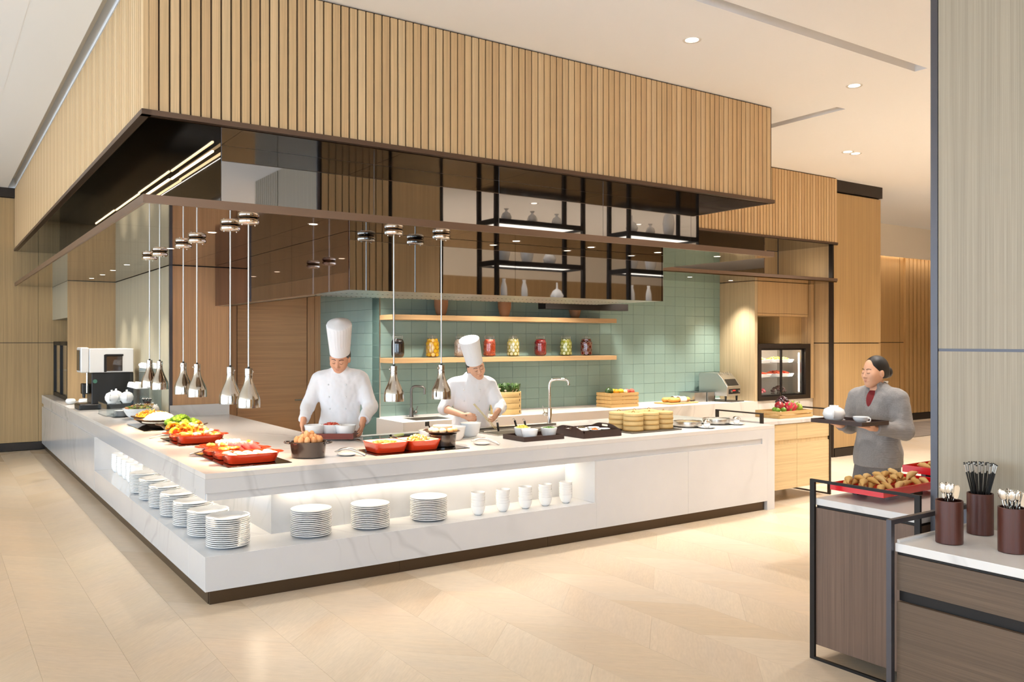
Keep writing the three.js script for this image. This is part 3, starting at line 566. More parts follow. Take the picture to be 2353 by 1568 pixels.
// ---- plates and bowls in the niche
{
  const R = 0.152;
  const plateG = lathe([[0.0001, 0.006], [0.07, 0.006], [0.09, 0.008], [0.10, 0.012], [R - 0.006, 0.0215], [R - 0.002, 0.0228], [R, 0.021], [R - 0.001, 0.0155], [0.115, 0.0055], [0.09, 0.0015], [0.085, 0], [0.078, 0.001], [0.0001, 0.002]], 44);
  const pp = new THREE.Mesh(plateG, M.porcelain); pp.castShadow = pp.receiveShadow = true; pp.name = 'dinner_plate'; pp.userData = { category: 'plate' };
  const stacks = [
    [0.225, -0.255, 15, 'stack at the counter corner'], [0.205, -0.70, 13, 'second stack from the corner on the left side'], [0.20, -1.13, 13, 'third stack from the corner on the left side'],
    [0.20, -1.59, 13, 'fourth stack from the corner on the left side'], [0.20, -2.03, 13, 'fifth stack from the corner on the left side'], [0.20, -2.47, 13, 'sixth stack from the corner on the left side'], [0.20, -2.90, 13, 'farthest stack on the left side, beside the bowls'],
    [0.84, -0.235, 14, 'left stack of the front niche'], [1.325, -0.235, 13, 'middle stack of the front niche'], [1.85, -0.24, 13, 'right stack of the front niche, beside the bowls'],
  ];
  for (const [x, z, n, where] of stacks) for (let k = 0; k < n; k++) copy(pp, 'white dinner plate in the ' + where, [x + rr(-0.0025, 0.0025), 0.3355 + k * 0.0141, z + rr(-0.0025, 0.0025)], rr(0, 6), 'plates in the ' + where);
  const bowlG = lathe([[0.0001, 0.008], [0.026, 0.009], [0.045, 0.022], [0.055, 0.05], [0.058, 0.078], [0.0605, 0.078], [0.0605, 0.074], [0.0575, 0.05], [0.047, 0.018], [0.032, 0.004], [0.030, 0], [0.026, 0], [0.024, 0.004], [0.0001, 0.005]], 32);
  const bb = new THREE.Mesh(bowlG, M.porcelain); bb.castShadow = bb.receiveShadow = true; bb.name = 'rice_bowl'; bb.userData = { category: 'bowl' };
  [2.28, 2.53, 2.765, 2.985, 3.215].forEach((x, i) => { for (let k = 0; k < 6; k++) copy(bb, `white rice bowl in the ${ORD[i]} bowl stack of the front niche from the left`, [x + rr(-0.002, 0.002), 0.3355 + k * 0.0225, -0.16 + rr(-0.002, 0.002)], rr(0, 6), `bowls of the ${ORD[i]} front stack`); });
  [-3.33, -3.56, -3.82, -4.10, -4.40].forEach((z, i) => { for (let k = 0; k < 7; k++) copy(bb, `white rice bowl in the ${ORD[i]} bowl stack of the left niche, counted from the plates`, [0.19 + rr(-0.002, 0.002), 0.3355 + k * 0.0225, z + rr(-0.002, 0.002)], rr(0, 6), `bowls of the ${ORD[i]} left stack`); });
}
// ---- back counter and right cabinet
{
  const c = thing('kitchen_back_counter', 'grey white counter along the teal wall with a small sink', 'counter');
  part(c, 'worktop', [bx(2.76, 3.0, 0.84, T, ZT, -2.47), bx(3.48, 9.985, 0.84, T, ZT, -2.47), bx(3.0, 3.48, 0.84, T, -2.62, -2.47), bx(3.0, 3.48, 0.84, T, ZT, -3.0)], M.quartz);
  part(c, 'front', bx(2.76, 9.985, 0.62, 0.8399, -2.49, -2.47), M.quartz); part(c, 'end', bx(2.76, 2.79, 0, 0.8399, ZT, -2.491), M.quartz);
  for (let k = 0; k < 9; k++) part(c, 'door', bx(2.8 + k * 0.82, 2.8 + (k + 1) * 0.82 - 0.004, 0.1, 0.615, -2.5, -2.48), M.oakPale);
  part(c, 'sink_basin', [bx(3.0, 3.48, 0.68, 0.69, -3.0, -2.62), bx(3.0, 3.006, 0.69, 0.895, -3.0, -2.62), bx(3.474, 3.48, 0.69, 0.895, -3.0, -2.62), bx(3.0, 3.48, 0.69, 0.895, -3.0, -2.994), bx(3.0, 3.48, 0.69, 0.895, -2.626, -2.62)], M.steel);
  part(c, 'carcass', bx(2.8, 9.98, 0.1, 0.66, ZT, -2.51), M.darkTrim); part(c, 'backsplash', bx(2.8, 8.6, T, 0.915, ZT, ZT + 0.012), M.porcelain);

  const k = thing('serving_cabinet', 'pale oak cabinet with white top beside the counter end', 'cabinet', [5.96, 0, -0.2]);
  part(k, 'worktop', rb(0.02, 1.2, 0.872, 0.912, -0.66, 0.012, 0.003), M.marbleTop);
  const w = 0.595;
  for (const i of [0, 1]) { part(k, 'drawer', rb(0.02 + i * w, 0.02 + (i + 1) * w - 0.004, 0.69, 0.866, -0.025, 0, 0.001, true), M.cabinetOak); part(k, 'door', rb(0.02 + i * w, 0.02 + (i + 1) * w - 0.004, 0.14, 0.645, -0.025, 0, 0.001, true), M.cabinetOak); }
  part(k, 'finger_groove', bx(0.02, 1.2, 0.646, 0.689, -0.04, -0.012), M.cabinetOak); part(k, 'carcass', bx(0.022, 1.198, 0.13, 0.871, -0.65, -0.041), M.cabinetOak);
  for (const x of [0, 1.205]) part(k, 'end_frame', frameLoop(x, 0.025, 1.01, 0.012, -0.66, 0.035), M.darkTrim, 'dark metal frame with hand rail');
}
function frameLoop(x, w, h, zf, zb, t) { return [bx(x, x + w, 0, h, zf - t, zf), bx(x, x + w, 0, h, zb, zb + t), bx(x, x + w, h - 0.015, h, zb + t, zf - t), bx(x, x + w, 0, 0.015, zb + t, zf - t)]; }
// ---- stations at the right edge
{
  const s = thing('bread_station', 'dark wood station with white top carrying the red trays', 'station', [2.6, 0, 2.885]);
  part(s, 'worktop', rb(0.005, 2.2, 0.872, 0.91, 0.02, 0.645, 0.003), M.marbleTop); part(s, 'shadow_gap', bx(0.012, 2.2, 0.858, 0.8719, 0.03, 0.635), M.blackMetal);
  part(s, 'side_panel', rb(0.004, 0.03, 0.082, 0.857, 0.012, 0.64, 0.001), M.darkOak); part(s, 'front_panel', bx(0.031, 2.2, 0.082, 0.857, 0.615, 0.64), M.darkOak); part(s, 'back_panel', bx(0.031, 2.2, 0.082, 0.857, 0.02, 0.04), M.darkOak);
  part(s, 'bottom', bx(0.031, 2.2, 0.082, 0.1, 0.041, 0.614), M.blackMetal);
  part(s, 'end_frame', frameLoop(-0.012, 0.016, 1.018, 0.65, 0.0, 0.03), M.blackMetal, 'black metal frame with hand rail'); part(s, 'end_frame', frameLoop(2.2, 0.016, 1.018, 0.65, 0.0, 0.03), M.blackMetal);
  const c = thing('cutlery_station', 'dark wood drawer station with white top at the right edge', 'station', [2.01, 0, 3.735]);
  part(c, 'worktop', rb(0.004, 0.64, 0.862, 0.9, 0.014, 2.3, 0.003), M.marbleTop); part(c, 'back_lip', bx(0.02, 0.64, 0.9, 0.914, 0.014, 0.026), M.marbleTop);
  part(c, 'shadow_gap', bx(0.014, 0.64, 0.85, 0.8619, 0.02, 2.3), M.blackMetal);
  part(c, 'drawer', rb(0.008, 0.03, 0.692, 0.849, 0.02, 1.14, 0.001, true), M.darkOakH); part(c, 'drawer', rb(0.008, 0.03, 0.692, 0.849, 1.144, 2.28, 0.001, true), M.darkOakH);
  part(c, 'finger_groove', bx(0.03, 0.05, 0.642, 0.6919, 0.02, 2.28), M.blackMetal);
  part(c, 'door', rb(0.008, 0.03, 0.082, 0.641, 0.02, 1.14, 0.001, true), M.darkOakH); part(c, 'door', rb(0.008, 0.03, 0.082, 0.641, 1.144, 2.28, 0.001, true), M.darkOakH);
  part(c, 'carcass', bx(0.051, 0.64, 0.08, 0.849, 0.02, 2.28), M.darkOak);
  part(c, 'end_frame', [bx(-0.022, 0.004, 0, 1.003, -0.012, 0.012), bx(0.62, 0.645, 0.0, 1.003, -0.012, 0.012), bx(0.004, 0.62, 0.982, 1.003, -0.012, 0.012)], M.gunmetal, 'dark metal frame with hand rail');
}
// ---- tall display racks (mirrored in the hood)
{
  [[5.6, 'nearer'], [8.3, 'farther']].forEach(([x, w], r) => {
    const t = thing('display_rack', `${w} black frame rack with lit shelves and vases, seen in the mirrors`, 'rack', [x, 0, 3.75]);
    const L = 1.7, dp = 0.5;
    for (const [a, b] of [[0, 0], [L, 0], [0, dp], [L, dp]]) part(t, 'post', bx(a - 0.03, a + 0.03, 0, H, b - 0.03, b + 0.03), M.blackMetal);
    for (const y of [1.75, 2.42, 3.02, 3.66]) {
      const s = part(t, 'shelf', [bx(0.03, L - 0.03, y, y + 0.02, -0.02, dp + 0.02), bx(0.03, L - 0.03, y - 0.06, y, -0.025, 0.0), bx(0.03, L - 0.03, y - 0.06, y, dp, dp + 0.025), bx(-0.03, 0.03, y - 0.06, y + 0.02, 0.03, dp - 0.03), bx(L - 0.03, L + 0.03, y - 0.06, y + 0.02, 0.03, dp - 0.03)], M.blackMetal);
      part(s, 'light_panel', bx(0.05, L - 0.05, y - 0.03, y - 0.02, 0.02, dp - 0.02), M.shelfGlow, 'glowing panel under the shelf');
    }
    const kinds = [[[0.03, 0], [0.07, 0.02], [0.085, 0.07], [0.06, 0.13], [0.02, 0.16], [0.018, 0.18], [0.04, 0.205]], [[0.05, 0], [0.09, 0.03], [0.11, 0.1], [0.07, 0.18], [0.015, 0.22], [0.012, 0.32]], [[0.05, 0], [0.055, 0.1], [0.05, 0.2], [0.025, 0.3], [0.03, 0.34]], [[0.07, 0], [0.1, 0.12], [0.11, 0.25], [0.09, 0.38], [0.06, 0.42]]].map((p) => lathe(p, 24));
    const put = [[3.68, [0.35, 0], [0.85, 0], [1.35, 0]], [3.04, [0.3, 3], [0.75, 3], [1.2, 1]], [2.44, [0.3, 2], [0.7, 2], [1.35, 1]]];
    if (r) { put[0] = [3.68, [0.3, 1], [0.75, 0], [1.2, 3]]; }
    for (const [y, ...l] of put) l.forEach(([px, k], i) => single('vase', `${['left', 'middle', 'right'][i]} white vase on the ${y > 3.5 ? 'top' : y > 3 ? 'middle' : 'lower'} shelf of the ${w} rack`, 'vase', kinds[k], M.porcelain, [x + px, y, 4.0], 0, 'white vases on the racks'));
  });
}

// ================================================================ things on the counters
// shell lofted through superellipse rings [half width, half depth, y, exponent]
function loft(rings, n = 44, capA = true, capB = true) {
  const pos = [], idx = [];
  rings.forEach(([a, b, y, e = 2]) => { for (let i = 0; i < n; i++) { const t = i / n * 2 * Math.PI, c = Math.cos(t), s = Math.sin(t); pos.push(a * Math.sign(c) * Math.abs(c) ** (2 / e), y, b * Math.sign(s) * Math.abs(s) ** (2 / e)); } });
  for (let r = 0; r < rings.length - 1; r++) for (let i = 0; i < n; i++) { const a = r * n + i, b = r * n + (i + 1) % n, c = a + n, d = b + n; idx.push(a, c, b, b, c, d); }
  const cap = (r, flip) => { const k = pos.length / 3; pos.push(0, rings[r][2], 0); for (let i = 0; i < n; i++) { const a = r * n + i, b = r * n + (i + 1) % n; idx.push(...(flip ? [k, b, a] : [k, a, b])); } };
  if (capA) cap(0, false); if (capB) cap(rings.length - 1, true);
  const g = new THREE.BufferGeometry(); g.setAttribute('position', new THREE.Float32BufferAttribute(pos, 3)); g.setIndex(idx);
  const f = g.toNonIndexed(); f.computeVertexNormals(); return creased(f);
}
function creased(g, ang = 0.7) {
  const p = g.attributes.position, n = p.count, key = new Map(), fn = [];
  const A = V(0, 0, 0), B = V(0, 0, 0), Cc = V(0, 0, 0);
  for (let i = 0; i < n; i += 3) { A.fromBufferAttribute(p, i); B.fromBufferAttribute(p, i + 1); Cc.fromBufferAttribute(p, i + 2); fn.push(B.clone().sub(A).cross(Cc.clone().sub(A))); }
  for (let i = 0; i < n; i++) { const k = p.getX(i).toFixed(5) + p.getY(i).toFixed(5) + p.getZ(i).toFixed(5); (key.get(k) ?? key.set(k, []).get(k)).push(i); }
  const out = new Float32Array(n * 3), cos = Math.cos(ang);
  for (const l of key.values()) for (const i of l) {
    const f = fn[Math.floor(i / 3)], u = f.clone().normalize(), s = V(0, 0, 0);
    for (const j of l) { const q = fn[Math.floor(j / 3)]; if (q.clone().normalize().dot(u) > cos) s.add(q); }
    s.normalize(); out.set([s.x, s.y, s.z], i * 3);
  }
  g.setAttribute('normal', new THREE.BufferAttribute(out, 3)); return g;
}
const shell = (a, b, h, t = 0.006, flare = 0.85, e = 5, n = 44) => loft([[a * flare * 0.96, b * flare * 0.96, 0, e], [a * flare, b * flare, 0.004, e], [a, b, h - 0.002, e], [a - t * 0.3, b - t * 0.3, h, e], [a - t, b - t, h - 0.002, e], [a * flare - t, b * flare - t, t + 0.002, e]], n);
// straight walled tray from boards
const boardTray = (w, d, h, t = 0.012) => [bx(-w / 2, w / 2, 0, 0.008, -d / 2, d / 2), bx(-w / 2, w / 2, 0.008, h, d / 2 - t, d / 2, true), bx(-w / 2, w / 2, 0.008, h, -d / 2, -d / 2 + t, true), bx(-w / 2, -w / 2 + t, 0.008, h, -d / 2 + t, d / 2 - t, true), bx(w / 2 - t, w / 2, 0.008, h, -d / 2 + t, d / 2 - t, true)];
// heap of small pieces as one geometry: piece(k) gives a coloured geometry
function heap(n, piece, rx, rz, base, top, e = 1) {
  const l = [];
  for (let i = 0; i < n; i++) {
    const t = rnd() * 6.283, r = Math.sqrt(rnd()), x = Math.cos(t) * r * rx, z = Math.sin(t) * r * rz, q = 1 - r ** 2;
    l.push(moved(piece(i), x, base + (top - base) * q ** e * rr(0.7, 1.0), z, rr(0, 6), rr(-0.6, 0.6), rr(-0.6, 0.6)));
  }
  return l;
}
// mound that fills a heap from below
const mound = (rx, rz, base, top, c, e = 2) => tint(loft([[rx, rz, base, e], [rx * 0.93, rz * 0.93, base + (top - base) * 0.3, e], [rx * 0.7, rz * 0.7, base + (top - base) * 0.68, e], [rx * 0.35, rz * 0.35, base + (top - base) * 0.93, e], [0.002, 0.002, top, e]], 28), c);
const pick = (l) => l[Math.floor(rnd() * l.length)];
const stuffOf = (m) => { m.userData.kind = 'stuff'; return m; };
function food(name, label, category, geos, pos, turn = 0, mat = M.vcWet) { const m = single(name, label, category, geos, mat, pos, turn); m.userData.kind = 'stuff'; return m; }
const blob = (rx, ry, rz, c, amp = 0.25, f = 40) => tint(bumpy(ball(0, 0, 0, rx, ry, rz, 10, 7), amp, f, rnd() * 9), C(c));

// ---- induction plates let into the worktop
const ind = rb(0, 1, 0, 0.005, -1, 0, 0.002, false, 1);
[['under the red dishes at the counter corner', 0.205, -0.19, 0.47, 0.93], ['under the two red dishes in the middle of the left counter', 0.215, -1.66, 0.47, 0.72], ['under the two far pans of the left counter', 0.215, -3.1, 0.5, 0.9], ['under the square red dishes and the black pot', 1.34, -0.16, 0.86, 0.42]].forEach(([w, x, z, a, b]) => {
  const g = rb(0, a, 0, 0.005, -b, 0, 0.002, false, 1); single('induction_plate', 'black glass heating plate ' + w, 'hot plate', g, M.blackGlass, [x, T + 0.0005, z], 0, 'black glass heating plates');
});
const TI = T + 0.006;
// ---- red long dishes on the left counter
const longDish = loft([[0.165, 0.105, 0, 5], [0.172, 0.112, 0.004, 5], [0.195, 0.133, 0.066, 5], [0.202, 0.14, 0.070, 5], [0.200, 0.138, 0.073, 5], [0.188, 0.127, 0.068, 5], [0.166, 0.106, 0.01, 5]], 44);
const lug = loft([[0.028, 0.05, 0.062, 3], [0.036, 0.056, 0.066, 3], [0.028, 0.05, 0.071, 3]], 24);
function redDish(label, x, z, y = TI) {
  const t = thing('red_baking_dish', label, 'dish', [x, y, z], 0, 'long red enamel dishes of the left counter');
  part(t, 'body', longDish, M.redEnamel); part(t, 'handle', moved(lug, 0.215, 0, 0), M.redEnamel); part(t, 'handle', moved(lug, -0.215, 0, 0), M.redEnamel);
}
redDish('red baking dish with pale cream rolls, nearest the counter corner', 0.42, -0.375);
redDish('red baking dish with pink sausages and orange slices, second from the corner', 0.42, -0.66);
redDish('red baking dish with potatoes and white eggs, third from the corner', 0.42, -0.945);
redDish('red baking dish heaped with fried pastries in the middle of the left counter', 0.43, -1.84);
redDish('red baking dish heaped with pumpkin slices, behind the pastries', 0.43, -2.13);
{
  const slab = (c, n) => mound(0.172, 0.112, 0.03, 0.062, C(c), 5);
  for (let i = 0; i < 10; i++) single('cream_roll', 'pale rolled pancake lying in the red dish nearest the corner', 'roll', tint(bumpy(ball(0, 0, 0, 0.021, 0.016, 0.055, 12, 8), 0.12, 60, i), C(pick(['#f3e4cc', '#f0dcc0', '#f6ead6']))), M.vcWet, [0.27 + (i % 5) * 0.075 + rr(-0.008, 0.008), TI + 0.062, -0.375 + (i < 5 ? 0.052 : -0.052)], rr(0.2, 0.6), 'pale rolls in the corner dish');
  food('cream_sauce', 'pale cream bed under the rolls in the corner dish', 'food', [slab('#f0d9b4')], [0.42, TI - 0.012, -0.375]);
  food('sauce_bed', 'orange sauce bed in the second red dish', 'food', [slab('#d9702a')], [0.42, TI - 0.012, -0.66]);
  for (let i = 0; i < 7; i++) single('sausage', 'pink sausage leaning in the second red dish', 'sausage', tint((() => { const g = new THREE.CapsuleGeometry(0.019, 0.075, 4, 10); g.rotateZ(0.9); return g; })(), C('#e07a78')), M.vcWet, [0.40 + i * 0.027, TI + 0.078, -0.66 + rr(-0.06, 0.06)], rr(-0.3, 0.4), 'pink sausages of the second dish');
  for (let i = 0; i < 12; i++) single('carrot_slice', 'orange round slice in the second red dish', 'vegetable', tint(bumpy(ball(0, 0, 0, 0.032, 0.012, 0.032, 12, 6), 0.15, 50, i), C(pick(['#e2832c', '#d96f22', '#e79a3c']))), M.vcWet, [0.28 + rr(0, 0.13), TI + 0.064 + rr(0, 0.02), -0.66 + rr(-0.09, 0.09)], rr(0, 6), 'orange slices of the second dish');
  food('egg_bed', 'yellow bed in the third red dish', 'food', [slab('#e2b463')], [0.42, TI - 0.012, -0.945]);
  for (let i = 0; i < 13; i++) single('boiled_egg', 'peeled white egg piece in the third red dish', 'egg', ball(0, 0, 0, 0.021, 0.019, 0.027), std({ color: '#f6efdf', roughness: 0.35 }), [0.36 + (i % 7) * 0.03 + rr(-0.01, 0.01), TI + 0.072 + (i > 6 ? 0.02 : 0), -0.93 - Math.floor(i / 7) * 0.04 + rr(-0.03, 0.03)], rr(0, 3), 'peeled eggs of the third dish');
  for (let i = 0; i < 12; i++) single('potato_wedge', 'golden potato wedge in the third red dish', 'potato', blob(0.018, 0.016, 0.032, pick(['#e8b04a', '#dfa03c', '#efc065'])), M.vcWet, [i < 8 ? 0.27 + rr(0, 0.12) : 0.54 + rr(0, 0.05), TI + 0.07 + rr(0, 0.015), -0.945 + rr(-0.09, 0.09)], rr(0, 6), 'potato wedges of the third dish');
  for (let i = 0; i < 22; i++) single('fried_pastry', 'golden fried pastry heaped in the middle red dish', 'pastry', blob(0.045, 0.017, 0.024, pick(['#eab24c', '#e6a63f', '#f2cf86', '#f5e3b6', '#e29a34'])), M.vcWet, [0.43 + rr(-0.14, 0.16), TI + 0.062 + rr(0, 0.035), -1.83 + rr(-0.09, 0.085)], rr(0, 6), 'fried pastries of the middle dish');
  for (let i = 0; i < 20; i++) single('pumpkin_slice', 'yellow pumpkin slice heaped behind the fried pastries', 'vegetable', tint((() => { const g = new THREE.TorusGeometry(0.04, 0.014, 8, 10, 2.4); g.scale(1, 1, 1.6); return g; })(), C(pick(['#f0a91c', '#eb9a14', '#f4b936']))), M.vcWet, [0.40 + rr(-0.15, 0.12), TI + 0.065 + rr(0, 0.05), -2.12 + rr(-0.09, 0.09)], rr(0, 6), 'pumpkin slices');
  for (let i = 0; i < 16; i++) single('bread_finger', 'pale bread finger heaped at the back of the pumpkin dish', 'pastry', blob(0.016, 0.015, 0.04, pick(['#f0d69a', '#ecca84', '#f3dfb0'])), M.vcWet, [0.50 + rr(-0.1, 0.1), TI + 0.09 + rr(0, 0.04), -2.13 + rr(-0.09, 0.08)], rr(0, 6), 'bread fingers behind the pastries');
}
// ---- iron pans with broccoli, rice and stew
{
  const wokG = loft([[0.05, 0.05, 0, 2], [0.09, 0.09, 0.012, 2], [0.15, 0.15, 0.05, 2], [0.185, 0.185, 0.09, 2], [0.19, 0.19, 0.092, 2], [0.183, 0.183, 0.088, 2], [0.14, 0.14, 0.046, 2], [0.06, 0.06, 0.012, 2]], 40);
  const hnd = tube([[0.18, 0.088, -0.03], [0.225, 0.1, -0.032], [0.24, 0.106, 0], [0.225, 0.1, 0.032], [0.18, 0.088, 0.03]], 0.006, 20);
  const wok = (label, x, z, turn, y = TI) => { const t = thing('iron_pan', label, 'pan', [x, y, z], turn, 'round iron pans of the left counter'); part(t, 'bowl', wokG, M.wokIron); part(t, 'handle', hnd, M.wokIron); part(t, 'handle', moved(hnd, 0, 0, 0, Math.PI), M.wokIron); };
  wok('round iron pan of broccoli behind the pumpkin', 0.46, -2.62, -0.5, T + 0.001); wok('round iron pan of white rice', 0.42, -3.36, 0.2); wok('round iron pan of orange stew, farthest of the pans', 0.42, -3.78, 0.5);
  food('rice', 'heap of white fried rice in an iron pan', 'rice', [mound(0.172, 0.172, 0.06, 0.165, C('#f4e9cf')), ...heap(420, () => tint(ball(0, 0, 0, 0.0045, 0.004, 0.0085, 6, 4), C(pick(['#fbf4e2', '#f7ead0', '#fff9ee', '#f0d89c', '#e8a848', '#f9f0dc']))), 0.16, 0.16, 0.09, 0.172)], [0.42, TI, -3.36]);
  food('stew', 'heap of orange shredded stew in the farthest pan', 'stew', [mound(0.172, 0.172, 0.06, 0.13, C('#d8801f')), ...heap(150, () => tint((() => { const g = new THREE.CapsuleGeometry(0.006, 0.035, 2, 6); return g; })(), C(pick(['#e58a20', '#d97514', '#f0a83a', '#f3c878', '#c9621a']))), 0.155, 0.155, 0.085, 0.145)], [0.42, TI, -3.78]);
  const floret = () => {
    const l = [tint(bar([0, -0.02, 0], [0, 0.012, 0], 0.008, 0.006, 7), C('#9fc04a'))];
    for (let k = 0; k < 7; k++) { const t = k * 2.4, r = k ? 0.016 : 0; l.push(tint(bumpy(ball(0, 0, 0, 0.015, 0.013, 0.015, 7, 5), 0.5, 160, k), C(pick(['#7ca428', '#8db82f', '#9cc33c', '#6c9420']))).translate(Math.cos(t) * r, 0.02 + (k ? 0 : 0.008), Math.sin(t) * r)); }
    return join(l);
  };
  const fl = [floret(), floret(), floret()];
  for (let i = 0; i < 34; i++) { const t = rnd() * 6.28, r = Math.sqrt(rnd()) * 0.15; const m = single('broccoli_floret', 'green broccoli floret heaped in the iron pan', 'vegetable', fl[i % 3], M.vc, [0.46 + Math.cos(t) * r, T + 0.075 + 0.085 * (1 - (r / 0.16) ** 2) * rr(0.6, 1), -2.62 + Math.sin(t) * r], rr(0, 6), 'broccoli florets'); m.rotation.x = rr(-0.5, 0.5); m.scale.setScalar(1.15); }
}
// ---- serving spoons
{
  function spoon(label, pos, turn, name = 'serving_spoon') {
    const t = thing(name, label, 'spoon', pos, turn, 'steel serving spoons');
    part(t, 'handle', (() => { const g = tube([[0, 0.004, 0], [0.08, 0.028, 0], [0.16, 0.045, 0], [0.24, 0.05, 0]], 0.009, 20, 8); g.scale(1, 0.55, 1); return g; })(), M.steel);
    part(t, 'bowl', moved(ball(0, 0, 0, 0.045, 0.012, 0.03), 0.275, 0.028, 0), M.steel);
  }
  spoon('steel serving spoon resting on the third red dish at the corner', [0.16, T + 0.004, -1.06], 0.12); spoon('steel serving spoon beside the pan of broccoli', [0.13, T + 0.004, -2.42], 0.25);
  const dishG = lathe([[0.0001, 0.004], [0.05, 0.004], [0.075, 0.012], [0.078, 0.012], [0.052, 0], [0.0001, 0]], 32);
  function tongs(label, dl, x, z, turn) {
    single('spoon_rest_dish', dl, 'dish', dishG, M.porcelain, [x, T + 0.001, z], 0, 'small white rest dishes');
    const t = thing('serving_tongs', label, 'tongs', [x - 0.02, T + 0.012, z], turn, 'steel tongs');
    for (const s of [1, -1]) { const a = part(t, 'arm', (() => { const g = tube([[-0.045, 0.03, s * 0.02], [0.02, 0.045, s * 0.024], [0.1, 0.025, s * 0.015], [0.17, -0.004, s * 0.006]], 0.009, 20, 8); g.scale(1, 1, 0.8); return g; })(), M.steel); part(a, 'tip', moved(ball(0, 0, 0, 0.022, 0.006, 0.014), -0.055, 0.022, s * 0.018), M.steel); }
  }
  tongs('steel tongs resting on a white dish beside the egg pot', 'white rest dish between the egg pot and the square red dishes', 1.17, -0.33, -0.75);
  tongs('steel tongs resting on a white dish beside the black pot', 'white rest dish right of the black pot', 2.42, -0.32, -0.75);
}
// ---- oval pot of eggs
{
  const t = thing('oval_pot', 'glossy dark brown oval pot heaped with eggs', 'pot', [0.88, T + 0.001, -0.4], -0.6);
  part(t, 'body', loft([[0.115, 0.09, 0, 2.4], [0.125, 0.1, 0.006, 2.4], [0.138, 0.112, 0.115, 2.4], [0.143, 0.117, 0.122, 2.4], [0.138, 0.112, 0.125, 2.4], [0.131, 0.105, 0.118, 2.4], [0.12, 0.095, 0.012, 2.4]], 48), M.castIron);
  for (const s of [1, -1]) part(t, 'handle', tube([[s * 0.135, 0.112, -0.04], [s * 0.172, 0.116, -0.03], [s * 0.18, 0.118, 0], [s * 0.172, 0.116, 0.03], [s * 0.135, 0.112, 0.04]], 0.008, 20), M.castIron);
  const eg = lathe([[0.0001, -0.03], [0.012, -0.028], [0.021, -0.015], [0.0235, 0], [0.02, 0.015], [0.011, 0.028], [0.0001, 0.032]], 20);
  const em = ['#d99a63', '#d2915a', '#e0a670'].map((h) => std({ color: h, roughness: 0.55 }));
  let n = 0;
  for (const [ring, cnt, y] of [[0.85, 11, 0.135], [0.45, 7, 0.152], [0, 1, 0.166], [0.25, 3, 0.176]]) for (let k = 0; k < cnt; k++) { const a = k / cnt * 6.283 + ring, e = single('egg', 'brown boiled egg heaped in the dark oval pot', 'egg', eg, em[n++ % 3], [0.88 + Math.cos(a) * 0.115 * ring * 0.92, T + y, -0.4 + Math.sin(a) * 0.095 * ring], rr(0, 6), 'brown eggs in the oval pot'); e.rotation.x = rr(-0.25, 0.25); }
}
// ---- square red dishes and the black pot
{
  const sq = shell(0.148, 0.152, 0.085, 0.012, 0.84, 7), inner = shell(0.137, 0.141, 0.078, 0.004, 0.88, 7);
  [['square red dish of golden gratin beside the tongs', 1.508], ['square red dish of fried rice beside the black pot', 1.808]].forEach(([l, x]) => { const t = thing('square_red_dish', l, 'dish', [x, TI, -0.345], 0, 'square red enamel dishes'); part(t, 'body', sq, M.redEnamel); part(t, 'lining', moved(inner, 0, 0.0065, 0), M.creamEnamel, 'cream inner glaze'); });
  food('gratin', 'golden baked gratin in the square red dish', 'food', [mound(0.118, 0.122, 0.03, 0.082, C('#e59a4a'), 5), ...heap(90, () => tint(bumpy(ball(0, 0, 0, 0.013, 0.006, 0.013, 8, 5), 0.4, 90, rnd() * 9), C(pick(['#eaa552', '#e08c3a', '#f0bd74', '#d97a2c']))), 0.115, 0.118, 0.06, 0.084, 0.5)], [1.508, TI, -0.345]);
  food('fried_rice', 'fried rice with herbs in the square red dish', 'rice', [mound(0.118, 0.122, 0.03, 0.095, C('#e0ac5c')), ...heap(220, () => tint(bumpy(ball(0, 0, 0, 0.009, 0.007, 0.009, 7, 5), 0.5, 120, rnd() * 9), C(pick(['#e9b765', '#d89a44', '#f2d597', '#8a9a3a', '#c98636', '#f5e6c0']))), 0.11, 0.115, 0.065, 0.118)], [1.808, TI, -0.345]);
  const t = thing('black_pot', 'glossy black round pot with an enamel tray of buns on top', 'pot', [2.075, TI, -0.4], 0.4);
  part(t, 'body', loft([[0.1, 0.1, 0, 2], [0.108, 0.108, 0.005, 2], [0.116, 0.116, 0.1, 2], [0.122, 0.122, 0.106, 2], [0.116, 0.116, 0.109, 2], [0.11, 0.11, 0.1, 2], [0.1, 0.1, 0.01, 2]], 44), M.castIron);
  part(t, 'rim_tray', lathe([[0.0001, 0.108], [0.12, 0.109], [0.148, 0.124], [0.15, 0.128], [0.146, 0.128], [0.118, 0.114], [0.0001, 0.113]], 40), M.castIron);
  for (let i = 0; i < 9; i++) { const a = i / 9 * 6.283; single('steamed_bun', 'glazed golden bun on the black pot', 'bun', blob(0.032, 0.023, 0.032, pick(['#f3c98c', '#efb87a', '#f6dcb2']), 0.1, 30), M.vcWet, [2.075 + Math.cos(a) * 0.095, TI + 0.138, -0.4 + Math.sin(a) * 0.095], 0, 'buns on the black pot'); }
  const wb = thing('cream_dish', 'shallow cream dish with herb butter standing among the buns', 'dish', [2.075, TI + 0.13, -0.4]); part(wb, 'body', shell(0.085, 0.085, 0.045, 0.006, 0.8, 2), M.creamEnamel);
  stuffOf(part(wb, 'filling', [mound(0.07, 0.07, 0.02, 0.04, C('#e9dba6')), ...heap(14, () => tint(ball(0, 0, 0, 0.005, 0.003, 0.005, 6, 4), C('#7c9a3c')), 0.05, 0.05, 0.035, 0.042)], M.vcWet));
}
